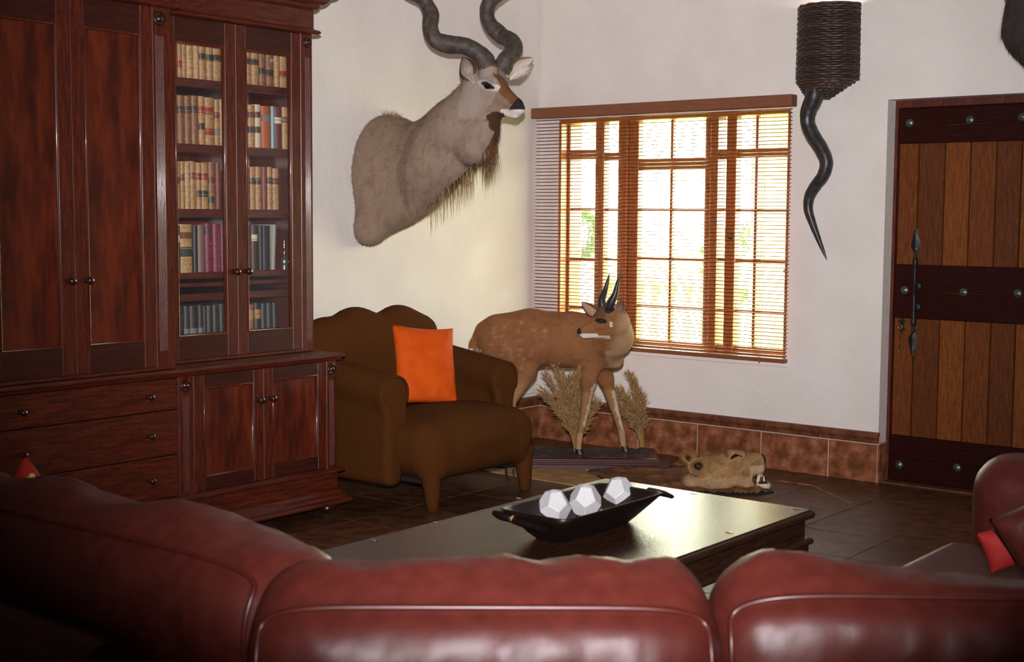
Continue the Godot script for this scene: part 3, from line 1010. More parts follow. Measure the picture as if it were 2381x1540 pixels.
# moulding run along the front and round one end to the wall; prof = [[out, y], ...]
func moulding(prof: Array, xf: float, z_from: float, z_end: float, back_x := 0.02) -> ArrayMesh:
	var rows := []
	for k in 3:
		var r := PackedVector3Array()
		for p in prof:
			r.append([Vector3(xf + p[0], p[1], z_from), Vector3(xf + p[0], p[1], z_end - p[0]), Vector3(back_x, p[1], z_end - p[0])][k])
		rows.append(r)
	var b := MB.new()
	b.grid(rows, false, true, true, -1)
	return b.mesh()
const CORNICE := [[-0.02, 2.336], [0.02, 2.336], [0.03, 2.342], [0.032, 2.349], [0.026, 2.356], [0.012, 2.361], [0.006, 2.364], [0.006, 2.452], [0.018, 2.456], [0.026, 2.466], [0.028, 2.476], [0.04, 2.48], [0.056, 2.492], [0.066, 2.51], [0.078, 2.514], [0.09, 2.522], [0.094, 2.536], [0.106, 2.54], [0.112, 2.552], [0.112, 2.575], [-0.02, 2.58]]

func build_cupboards() -> void:
	# ---- base with drawers and doors
	var xf := 0.62
	var za := 2.43
	var zb := 4.45
	var base := thing("base_cabinet", "long low mahogany base cabinet with drawers and panelled doors", "cabinet", Vector3(0.33, 0, (za + zb) / 2))
	sub(base, box_mesh(Vector3(0.02, 0.2, za + 0.004), Vector3(xf - 0.024, 0.75, zb)), "carcass", M.wood_up)
	sub(base, box_mesh(Vector3(0.02, 0.05, za), Vector3(xf + 0.008, 0.2, zb), 0.002), "plinth", M.wood_across)
	sub(base, moulding([[-0.02, 0.198], [0.022, 0.198], [0.03, 0.204], [0.03, 0.212], [0.02, 0.219], [0.006, 0.224], [-0.02, 0.224]], xf, zb, za), "plinth_moulding", M.wood_across)
	sub(base, moulding([[-0.01, 0.046], [0.052, 0.046], [0.056, 0.055], [0.05, 0.066], [0.034, 0.072], [0.03, 0.084], [0.018, 0.094], [0.01, 0.108], [-0.01, 0.108]], xf, zb, za), "foot_moulding", M.wood_across)
	for z in [za + 0.05, 3.34, zb - 0.06]:
		for x in [xf - 0.02, 0.1]:
			sub(base, lathe_mesh([[0.02, 0.0], [0.036, 0.008], [0.042, 0.022], [0.036, 0.038], [0.026, 0.047]], Vector3(x, 0, z), Vector3.UP, 16), "bun_foot", M.knob)
	for p in [[za, 2.497], [3.302, 3.383], [4.363, zb]]:
		sub(base, box_mesh(Vector3(xf - 0.024, 0.2, p[0]), Vector3(xf, 0.752, p[1]), 0.002), "pilaster", M.wood_up)
		reeds(base, xf, (p[0] + p[1]) / 2, 0.235, 0.655, 0.034)
		rosette(base, Vector3(xf, 0.709, (p[0] + p[1]) / 2), 0.028)
	framed_door(base, 2.497, 2.899, 0.224, 0.75, xf, 0.058, 0.06, 0.06, false, 2.862, 0.606)
	framed_door(base, 2.899, 3.302, 0.224, 0.75, xf, 0.058, 0.06, 0.06, false, 2.936, 0.606)
	for r in [[0.224, 0.411], [0.411, 0.610], [0.610, 0.75]]:
		var dr := sub(base, box_mesh(Vector3(xf - 0.024, r[0] + 0.002, 3.385), Vector3(xf, r[1] - 0.002, 4.361), 0.003), "drawer", M.wood_across)
		for z in [3.546, 4.149]:
			knob(dr, Vector3(xf, (r[0] + r[1]) / 2, z), 0.015)
	# ---- worktop
	var wt := thing("worktop", "dark moulded mahogany worktop along the base cabinet", "worktop", Vector3(0.33, 0.75, (za + zb) / 2))
	sub(wt, box_mesh(Vector3(0.005, 0.752, za + 0.004), Vector3(xf - 0.02, 0.7845, zb), 0.001), "board", M.wood_across)
	sub(wt, moulding([[-0.03, 0.752], [0.012, 0.752], [0.018, 0.757], [0.014, 0.763], [0.024, 0.766], [0.031, 0.772], [0.031, 0.779], [0.024, 0.785], [-0.03, 0.785]], xf, zb, za), "nosing", M.wood_across)
	# ---- panelled cupboard standing forward
	var px := 0.6
	var pc := thing("panelled_cupboard", "tall mahogany cupboard with two plain panelled doors", "cupboard", Vector3(0.3, 0.785, 3.874))
	sub(pc, box_mesh(Vector3(0.01, 0.787, 3.383), Vector3(px - 0.024, 2.56, 4.367), 0.002), "carcass", M.wood_up)
	framed_door(pc, 3.475, 3.874, 0.80, 2.336, px, 0.063, 0.12, 0.115, false, 3.822, 1.188)
	framed_door(pc, 3.874, 4.273, 0.80, 2.336, px, 0.063, 0.12, 0.115, false, 3.905, 1.188)
	for p in [[3.381, 3.475], [4.273, 4.367]]:
		sub(pc, box_mesh(Vector3(px - 0.024, 0.787, p[0]), Vector3(px, 2.336, p[1]), 0.002), "pilaster", M.wood_up)
		reeds(pc, px, (p[0] + p[1]) / 2 + 0.012, 0.87, 2.215, 0.045)
		rosette(pc, Vector3(px, 2.287, (p[0] + p[1]) / 2 + 0.008), 0.032)
	sub(pc, box_mesh(Vector3(px - 0.024, 0.787, 3.475), Vector3(px + 0.004, 0.80, 4.273), 0.001), "bottom_rail", M.wood_across)
	sub(pc, moulding(CORNICE, px, 4.367, 3.381, 0.576), "cornice", M.wood_across)
	# ---- glazed bookcase set back beside it
	var gx := 0.46
	var gb := thing("glazed_bookcase", "mahogany bookcase with two tall glass doors", "bookcase", Vector3(0.23, 0.785, 2.9))
	var g0 := 2.433
	var g1 := 3.381
	sub(gb, box_mesh(Vector3(0.005, 0.787, g0), Vector3(gx - 0.024, 2.56, g0 + 0.03), 0.002), "side", M.wood_up)
	sub(gb, box_mesh(Vector3(0.005, 0.787, g1 - 0.03), Vector3(gx - 0.024, 2.56, g1), 0.002), "side", M.wood_up)
	sub(gb, box_mesh(Vector3(0.005, 0.787, g0 + 0.03), Vector3(0.02, 2.56, g1 - 0.03)), "back", M.wood_panel)
	sub(gb, box_mesh(Vector3(0.02, 2.54, g0 + 0.03), Vector3(gx - 0.024, 2.56, g1 - 0.03)), "top", M.wood_up)
	sub(gb, box_mesh(Vector3(0.02, 0.787, g0 + 0.03), Vector3(gx - 0.024, 0.80, g1 - 0.03)), "bottom", M.wood_up)
	for s in [[2.033, 2.073], [1.738, 1.778], [1.444, 1.484], [1.163, 1.193], [1.127, 1.146], [1.062, 1.096], [0.86, 0.894]]:
		sub(gb, box_mesh(Vector3(0.021, s[0], g0 + 0.031), Vector3(0.412, s[1], g1 - 0.031), 0.002), "shelf", M.wood_across)
	framed_door(gb, 2.507, 2.911, 0.80, 2.336, gx, 0.06, 0.107, 0.105, true, 2.866, 1.194)
	framed_door(gb, 2.911, 3.315, 0.80, 2.336, gx, 0.06, 0.107, 0.105, true, 2.936, 1.194)
	for p in [[g0 - 0.002, 2.507], [3.315, g1]]:
		sub(gb, box_mesh(Vector3(gx - 0.024, 0.787, p[0]), Vector3(gx, 2.336, p[1]), 0.002), "pilaster", M.wood_up)
	reeds(gb, gx, g0 + 0.028, 0.84, 2.225, 0.036)
	rosette(gb, Vector3(gx, 2.296, g0 + 0.03), 0.026)
	sub(gb, box_mesh(Vector3(gx - 0.024, 0.787, 2.507), Vector3(gx + 0.004, 0.80, 3.315), 0.001), "bottom_rail", M.wood_across)
	sub(gb, moulding(CORNICE, gx, 3.38, g0 - 0.002), "cornice", M.wood_across)
func reeds(root: Node3D, xf: float, z: float, y0: float, y1: float, wide: float) -> void:
	var b := MB.new()
	for k in 6:
		var zz := z + (k - 2.5) * wide / 6.0
		var r := wide / 13.0
		var rows := []
		for y in [y0, y1]:
			var row := PackedVector3Array()
			for j in 7: row.append(Vector3(xf - 0.001 + sin(PI * j / 6.0) * r, y, zz - cos(PI * j / 6.0) * r))
			rows.append(row)
		b.grid(rows, false, true, true)
	sub(root, b.mesh(), "reeding", M.wood_up)

# ================================================================ books
func arc_strip(w: float, y0: float, y1: float, proud: float, depth: float) -> ArrayMesh:
	var bulge := minf(0.011, w * 0.28)
	var rows := []
	for y in [y0, y1]:
		var r := PackedVector3Array()
		for j in 9:
			var t := -1.0 + 2.0 * j / 8.0
			r.append(Vector3(-bulge * t * t + proud, y, t * (w / 2 + proud * 0.6)))
		r.append(Vector3(-depth, y, w / 2 + proud * 0.6))
		r.append(Vector3(-depth, y, -w / 2 - proud * 0.6))
		rows.append(r)
	var b := MB.new()
	b.grid(rows, false, true, true)
	return b.mesh()
func build_books() -> void:
	var cover := {}
	var base_tex := noise_image(40, 0.03, 4, 256)
	for e in [["t", 176, 132, 80, "tan"], ["y", 190, 150, 96, "pale tan"], ["b", 140, 92, 54, "brown"], ["r", 128, 58, 36, "reddish brown"], ["o", 168, 86, 46, "orange brown"], ["m", 98, 44, 34, "dark brown"], ["w", 196, 178, 150, "cream"], ["c", 138, 176, 186, "pale blue"], ["k", 46, 36, 32, "blackish"], ["g", 120, 92, 78, "taupe"], ["M", 122, 34, 52, "maroon"], ["d", 74, 46, 40, "dark brown"], ["n", 38, 38, 48, "navy"], ["G", 52, 52, 44, "dark green"], ["a", 150, 146, 132, "grey"]]:
		var c := Color8(e[1], e[2], e[3])
		var tx := ramp_texture(base_tex, [c.darkened(0.18), c, c.lightened(0.06)], [0.25, 0.5, 0.8]) if e[0] in "tybrMGd" else null
		var m := textured(tx, Vector3.ONE * 6.0, 0.5)
		if tx == null: m.albedo_color = c
		cover[e[0]] = [m, e[4]]
	var band := {"B": [mat(rgb(34, 30, 30), 0.45), "black"], "R": [mat(rgb(150, 36, 28), 0.45), "red"], "V": [mat(rgb(96, 34, 30), 0.45), "dark red"], "W": [mat(rgb(214, 200, 168), 0.7), "cream"], "T": [mat(rgb(170, 124, 72), 0.6), "tan"], "E": [mat(rgb(56, 66, 52), 0.6), "green"], "A": [mat(rgb(120, 116, 112), 0.6), "grey"], "U": [mat(rgb(112, 70, 40), 0.6), "brown"]}
	var gold := mat(rgb(206, 170, 96), 0.35, 0.8)
	var doors := ["panelled cupboard", "white wall"]
	# [shelf name, shelf y, tallest book, which door, pixel edges, [cover, [band, height share], ...] per book]
	var rows := [
		["top shelf", 2.073, 0.195, 0, 140.0, [406, 417, 428, 439, 455, 468, 485, 501, 522], [["r", "R", 0.38], ["t", "R", 0.33], ["t", "R", 0.88], ["y", "R", 0.88], ["y", "R", 0.88], ["t", "B", 0.56], ["t", "B", 0.56], ["t", "B", 0.56]]],
		["top shelf", 2.073, 0.185, 1, 160.0, [574, 590, 608, 624, 642, 655, 673], [["t", "B", 0.62], ["t", "B", 0.62], ["b", "B", 0.4], ["b", "B", 0.37], ["t"], ["t", "R", 0.37]]],
		["second shelf", 1.778, 0.222, 0, 270.0, [408, 418, 434, 450, 467, 482, 504, 517, 526], [["t", "B", 0.72], ["b", "B", 0.71], ["b", "B", 0.71], ["b", "B", 0.72], ["t", "R", 0.72, "B", 0.38], ["t", "R", 0.72, "R", 0.28], ["t", "V", 0.66, "A", 0.3], ["y"]]],
		["second shelf", 1.778, 0.208, 1, 280.0, [574, 581, 598, 613, 635.5, 642.5, 661, 676], [["t", "R", 0.78, "B", 0.42], ["t", "V", 0.76, "B", 0.42], ["w", "V", 0.76, "B", 0.42], ["o", "A", 0.72], ["c"], ["m", "W", 0.68], ["t", "U", 0.7]]],
		["third shelf", 1.484, 0.218, 0, 420.0, [411, 424, 434, 447, 461, 473, 491, 507, 518], [["t", "V", 0.62], ["t", "V", 0.66], ["y"], ["t", "R", 0.7], ["t", "V", 0.7, "B", 0.33], ["t", "R", 0.7, "B", 0.33], ["b", "V", 0.62, "B", 0.2], ["r"]]],
		["third shelf", 1.484, 0.206, 1, 425.0, [576, 586, 600, 614, 626, 639, 655], [["r", "B", 0.68], ["t", "B", 0.67], ["t", "B", 0.66], ["r"], ["t", "B", 0.68], ["t", "V", 0.69]]],
		["fourth shelf", 1.193, 0.225, 0, 570.0, [411, 424, 453, 464, 482, 500, 518, 527], [["k", "W", 0.72], ["y", "U", 0.77, "E", 0.43], ["k"], ["g"], ["M", "B", 0.86], ["M"], ["M"]]],
		["fourth shelf", 1.193, 0.222, 1, 570.0, [577, 590, 606, 616, 635, 643], [["d"], ["d", "W", 0.72], ["k"], ["n"], ["a"]]],
		["bottom shelf", 0.894, 0.148, 0, 745.0, [414, 432, 446, 465, 477, 485, 500, 515, 528], [["G"], ["G", "A", 0.18], ["G", "A", 0.18], ["G", "A", 0.18], ["G"], ["G"], ["G"], ["G"]]],
		["bottom shelf", 0.894, 0.142, 1, 745.0, [581, 596, 612, 625, 639, 652], [["b", "T", 0.62], ["k", "T", 0.62], ["G"], ["G"], ["k"]]]]
	rng.seed = 77
	var xs := 0.398
	for row in rows:
		var e: Array = row[5]
		for i in e.size() - 1:
			var z1 := on_x(e[i], row[4], xs).z
			var z0 := on_x(e[i + 1], row[4], xs).z
			var w := z1 - z0 - 0.0012
			var h: float = row[2] * (1.0 - 0.045 * rng.randf())
			var bk: Array = row[6][i]
			var words := ""
			for k in range(1, bk.size(), 2): words += (" and " if words else "") + band[bk[k]][1]
			var lab: String = "%s book, %s, %s, glass door beside %s" % [cover[bk[0]][1], words + " title band" if words else "plain spine", row[0], doors[row[3]]]
			var t := thing("leather_book", lab, "book", Vector3(xs - 0.004 - rng.randf() * 0.006, row[1], (z0 + z1) / 2), "old books on the " + row[0])
			if e[i] == 635.0: t.rotation.x = -0.05
			var cv := put(arc_strip(w, 0.0, h, 0.0, 0.17), "cover", cover[bk[0]][0], t)
			# raised bands, and the title pieces between them
			var nb := 5 if h > 0.16 else 4
			if bk[0] != "c" and bk[0] != "a":
				var rb := MB.new()
				for k in nb:
					var y := h * (0.12 + 0.76 * k / (nb - 1.0))
					rb.v.append_array(tri_of(arc_strip(w, y - 0.0012, y + 0.0012, 0.0009, 0.012)))
				for k in rb.v.size(): rb.c.append(Color.WHITE)
				for k in rb.v.size() / 3: rb.s.append(-1)
				put(rb.mesh(), "raised_bands", cover[bk[0]][0], cv)
			for k in range(1, bk.size(), 2):
				var y: float = h * bk[k + 1]
				var half := 0.015 if bk[k] != "E" and bk[k] != "T" else 0.022
				var tp := put(arc_strip(w * 0.96, y - half, minf(y + half, h), 0.0007, 0.01), "title_piece", band[bk[k]][0], cv)
				if bk[k] in "BRV" and w > 0.018:
					var gl := MB.new()
					for q in [-0.0105, -0.003, 0.004, 0.0105]:
						var hw: float = w * (0.38 if absf(q) > 0.01 else rng.randf_range(0.12, 0.26))
						gl.box(Vector3(0.0, y + q - 0.0008, -hw), Vector3(0.0017, y + q + 0.0008, hw))
					put(gl.mesh(), "gilt_lines", gold, tp)
	# white shelf mark stuck on one spine
	var tm := TextMesh.new()
	var fo := SystemFont.new()
	fo.font_names = PackedStringArray(["Droid Sans"])
	tm.font = fo
	tm.text = "A 6"
	tm.font_size = 16
	tm.pixel_size = 0.0011
	tm.depth = 0.0006
	var mk := put(tm, "shelf_mark", mat(rgb(230, 226, 220), 0.6))
	mk.rotation.y = PI / 2
	mk.position = on_x(633, 141, xs) + Vector3(0.0012, 0, 0)
	tag(mk, "white letter and figure stuck on a brown spine, top shelf", "shelf mark")
	# little pewter figure at the end of the fourth shelf
	var fz := on_x(661, 570, 0.36).z
	var fg := thing("pewter_figure", "small pewter bottle figure with a tall finial beside the books", "figurine", Vector3(0.36, 1.193, fz))
	put(lathe_mesh([[0.016, 0.0], [0.017, 0.006], [0.012, 0.012], [0.017, 0.022], [0.02, 0.035], [0.017, 0.05], [0.01, 0.056]], Vector3.ZERO, Vector3.UP, 14), "body", M.pewter, fg)
	put(lathe_mesh([[0.01, 0.056], [0.006, 0.062], [0.003, 0.07], [0.0025, 0.1], [0.006, 0.106], [0.003, 0.112], [0.0045, 0.12], [0.002, 0.13], [0.004, 0.136], [0.0005, 0.145]], Vector3.ZERO, Vector3.UP, 10), "finial", M.pewter, fg)
	put(tube_mesh([Vector3(0, 0.02, -0.016), Vector3(0, 0.03, -0.028), Vector3(0, 0.042, -0.026), Vector3(0, 0.046, -0.016)], [0.002], 6), "handle", M.pewter, fg)
func tri_of(m: ArrayMesh) -> PackedVector3Array:
	var a := m.surface_get_arrays(0)
	var vs: PackedVector3Array = a[Mesh.ARRAY_VERTEX]
	if a[Mesh.ARRAY_INDEX] == null or a[Mesh.ARRAY_INDEX].size() == 0: return vs
	var out := PackedVector3Array()
	for i in a[Mesh.ARRAY_INDEX]: out.append(vs[i])
	return out

# ================================================================ leather corner sofa
var crease := FastNoiseLite.new()
# stuffed back cushion: rear welt runs a -> b, prof = [[forward, up], ...] round the section starting at the welt
func cushion(root: Node3D, a: Vector3, b: Vector3, prof: Array, lift: Callable, sd: int, ends := 9.0) -> void:
	crease.seed = sd
	crease.frequency = 3.2
	crease.fractal_octaves = 3
	var along := b - a
	along.y = 0.0
	var L := along.length()
	along /= L
	var fw := Vector3.UP.cross(along)
	if fw.dot(cf) < 0.0: fw = -fw
	var pn := PackedVector2Array()
	for i in prof.size():
		var p0 := Vector2(prof[i][0], prof[i][1])
		var p1 := Vector2(prof[(i + 1) % prof.size()][0], prof[(i + 1) % prof.size()][1])
		var pm := Vector2(prof[(i - 1 + prof.size()) % prof.size()][0], prof[(i - 1 + prof.size()) % prof.size()][1])
		var p2 := Vector2(prof[(i + 2) % prof.size()][0], prof[(i + 2) % prof.size()][1])
		for k in 4:
			if i == 0: pm = p0
			if i == prof.size() - 1: p2 = p1
			pn.append(p0.cubic_interpolate(p1, pm, p2, k / 4.0))
	var mid := Vector2.ZERO
	for p in pn: mid += p
	mid /= pn.size()
	var rows := []
	var nu := 64
	for i in nu + 1:
		var u := 0.5 - 0.5 * cos(PI * i / nu)
		u = lerpf(u, float(i) / nu, 0.55)
		var s := pow(maxf(1.0 - pow(absf(2.0 * u - 1.0), ends), 0.0), 1.0 / 2.6)
		s = maxf(s, 0.02)
		var r := PackedVector3Array()
		for j in pn.size():
			var q := mid + (pn[j] - mid) * s
			var w := a.lerp(b, u) + fw * q.x + Vector3.UP * q.y
			var out := (fw * (pn[j].x - mid.x) + Vector3.UP * (pn[j].y - mid.y)).normalized()
			var ez := clampf(j / 10.0, 0.0, 1.0) * clampf((pn.size() - j) / 10.0, 0.0, 1.0)
			var cr0 := crease.get_noise_3d(u * L * 1.6, q.x * 2.2, q.y * 1.4)
			var fold := pow(absf(crease.get_noise_3d(u * L * 2.6 + q.x * 2.0, q.x * 1.1 + 7.0, q.y)), 0.7)
			w += out * ((cr0 * 0.012 - fold * 0.010) * ez * s)
			w += Vector3.UP * float(lift.call(u)) * clampf(q.x / 0.14, 0.0, 1.0) * s
			r.append(w)
		rows.append(r)
	var m := MB.new()
	m.grid(rows, false, true)
	var cu_ := put(m.mesh(), "back_cushion", M.leather, root)
	if root.get_parent() == self: cu_.position = -root.position
	# welt: up one end of the rear face, along the top edge, down the other end
	var path := []
	var ri: int = rows.size()
	for e in [4, ri - 5]:
		var side := []
		for j in range(0, 20): side.append(rows[e][(pn.size() - j) % pn.size()])
		if e == 4:
			side.reverse()
			path.append_array(side)
			for i in range(5, ri - 5): path.append(rows[i][0])
		else: path.append_array(side)
	for it in 8:
		for k in range(1, path.size() - 1): path[k] = path[k] * 0.5 + (path[k - 1] + path[k + 1]) * 0.25
	for k in path.size(): path[k] += Vector3(0, 0.002, 0) - fw * 0.002
	put(tube_mesh(path, [0.0056], 8), "welt", M.piping, cu_)

func build_sofa() -> void:
	var sf := thing("corner_sofa", "large oxblood leather corner sofa seen from behind", "sofa", Vector3(3.9, 0, 4.9))
	var prof := [[0, 0], [0.035, 0.026], [0.085, 0.046], [0.14, 0.047], [0.19, 0.028], [0.225, -0.02], [0.226, -0.1], [0.2, -0.24], [0.16, -0.36], [0.06, -0.38], [0.0, -0.36], [-0.035, -0.27], [-0.058, -0.17], [-0.058, -0.085], [-0.035, -0.026]]
	var a := on_y(556, 1414, 0.85)
	var b := on_y(1696, 1417, 0.85)
	cushion(sf, a, b, prof, func(u): return 0.012 * exp(-pow((u - 0.9) / 0.06, 2)) - 0.008 * exp(-pow((u - 0.8) / 0.05, 2)) + 0.004 * sin(u * 17.0), 3)
	cushion(sf, Vector3(2.25, 0.812, 5.50), Vector3(3.74, 0.858, 5.575), prof, func(u): return 0.012 * sin(u * 19.0 + 0.6) - 0.006, 5)
	cushion(sf, on_y(1655, 1384, 0.85), Vector3(5.0, 0.85, 4.70), prof, func(u): return 0.018 * exp(-pow((u - 0.14) / 0.12, 2)) - 0.085 * u, 8, 7.0)
	# frame behind the cushions
	var fr := MB.new()
	for s in [[Vector3(2.2, 0, 5.655), Vector3(3.4, 0, 5.675), 0.695], [Vector3(3.46, 0, 5.74), Vector3(4.40, 0, 5.48), 0.60], [Vector3(4.42, 0, 5.46), Vector3(5.05, 0, 4.86), 0.56]]:
		var d: Vector3 = (s[1] - s[0]).normalized()
		var n := Vector3.UP.cross(d)
		if n.dot(cf) > 0.0: n = -n
		var rows := []
		for k in 9:
			var u := k / 8.0
			var e := 0.93 if k in [0, 8] else 1.0
			var r := PackedVector3Array()
			for q in [[-0.05, 0.06], [-0.055, 0.4], [-0.05, 0.97], [-0.03, 0.993], [0.0, 1.0], [0.03, 0.99], [0.05, 0.96], [0.052, 0.92], [0.043, 0.89], [0.04, 0.4], [0.04, 0.06]]:
				r.append(s[0].lerp(s[1], u) + n * q[0] * e + Vector3.UP * s[2] * (q[1] if q[1] < 0.5 else 1.0 - (1.0 - q[1]) / e))
			rows.append(r)
		fr.grid(rows, false, true, true)
	sub(sf, fr.mesh(), "back_frame", M.leather)
	# seats and the far arm
	var wh := white
	sub(sf, implicit([{"c": Vector3(4.28, 0.32, 3.62), "h": Vector3(0.45, 0.11, 0.84), "r": 0.06, "k": 0.02}], 0.025, wh), "seat_cushion", M.leather)
	sub(sf, implicit([{"c": Vector3(2.95, 0.32, 5.0), "h": Vector3(0.7, 0.11, 0.38), "r": 0.06, "k": 0.02}], 0.025, wh), "seat_cushion", M.leather)
	sub(sf, implicit([{"c": Vector3(4.05, 0.31, 4.83), "h": Vector3(0.38, 0.11, 0.36), "r": 0.06, "k": 0.02}], 0.025, wh), "seat_cushion", M.leather)
	sub(sf, box_mesh(Vector3(3.9, 0.03, 2.84), Vector3(4.7, 0.22, 4.5), 0.02), "seat_base", M.leather)
	sub(sf, box_mesh(Vector3(2.3, 0.03, 4.68), Vector3(3.6, 0.22, 5.6), 0.02), "seat_base", M.leather)
	sub(sf, box_mesh(Vector3(3.72, 0.03, 4.52), Vector3(4.35, 0.22, 5.14), 0.02), "seat_base", M.leather)
	var al := on_z(2231, 1255, 2.77).x
	var ah := on_z(2340, 1056, 2.68).y
	sub(sf, implicit([{"c": Vector3(al + 0.45, ah / 2 + 0.015, 2.64), "h": Vector3(0.45, ah / 2 - 0.015, 0.135), "r": 0.13, "k": 0.02}], 0.02, wh), "arm", M.leather)

	# throw pillows
	var p1 := thing("throw_pillow", "red throw pillow with a gold edge, near the drawers", "pillow", Vector3(2.55, 0.43, 5.2))
	var tip := on_z(50, 1060, 5.17)
	var edge := on_z(88, 1105, 5.17)
	var c0 := tip + Vector3(0.054, -0.27, 0)
	pillow(p1, c0, Vector3(0.8, -0.6, 0.05).normalized(), Vector3(0.6, 0.8, 0.0).normalized(), 0.21, 0.19, 0.06, M.red_cloth, "cover")
	put(tube_mesh([edge - p1.position + Vector3(-0.075, -0.04, 0.012), edge - p1.position + Vector3(-0.004, -0.002, 0.012)], [0.009], 8), "gold_edge", M.gold_cloth, p1)
	var q := on_z(2318, 1262, 3.35)
	var p2 := thing("throw_pillow", "small red throw pillow half hidden on the sofa seat near the door", "pillow", Vector3(q.x, 0.43, 3.35))
	pillow(p2, q + Vector3(0.03, -0.005, 0.0), Vector3(0.78, 0.35, -0.5).normalized(), Vector3(-0.3, 0.93, 0.1).normalized(), 0.07, 0.06, 0.035, M.red_cloth, "cover")
	var q2 := on_z(2416, 1262, 3.5)
	var p3 := thing("throw_pillow", "brown leather throw pillow leaning over the small red one", "pillow", Vector3(q2.x + 0.1, 0.43, 3.5))
	pillow(p3, q2 + Vector3(0.07, 0.02, 0.0), Vector3(0.78, 0.5, -0.35).normalized(), Vector3(-0.5, 0.85, 0.1).normalized(), 0.15, 0.13, 0.055, M.leather, "cover")
# stuffed square pillow: c middle, u and v across, half sizes and half thickness
func pillow(root: Node3D, c: Vector3, u: Vector3, v: Vector3, hu: float, hv: float, th: float, m: Material, called: String) -> MeshInstance3D:
	var w := u.cross(v).normalized()
	v = w.cross(u)
	var n := 26
	var b := MB.new()
	crease.seed = int(c.x * 100)
	crease.frequency = 9.0
	for s in [1.0, -1.0]:
		var rows := []
		for i in n + 1:
			var r := PackedVector3Array()
			for j in n + 1:
				var x := 2.0 * i / n - 1.0
				var y := 2.0 * j / n - 1.0
				var pin := 1.0 - 0.07 * (1.0 - x * x) * absf(y) - 0.0
				var pin2 := 1.0 - 0.07 * (1.0 - y * y) * absf(x)
				var k := pow((1.0 - pow(absf(x), 2.6)) * (1.0 - pow(absf(y), 2.6)), 0.52)
				var wr := crease.get_noise_3d(x, y * 1.5, s) * 0.16 * k * (1.0 - k * 0.7)
				r.append(c + u * hu * x * pin2 + v * hv * y * pin + w * s * th * (k + wr))
			rows.append(r)
		var first := b.v.size()
		b.grid(rows)
		# face the way this half points
		if (b.v[first] - b.v[first + 2]).cross(b.v[first] - b.v[first + 1]).dot(w * s) < 0.0:
			for t in range(first, b.v.size(), 3):
				var q := b.v[t + 1]
				b.v[t + 1] = b.v[t + 2]
				b.v[t + 2] = q
	return sub(root, b.mesh(), called, m)

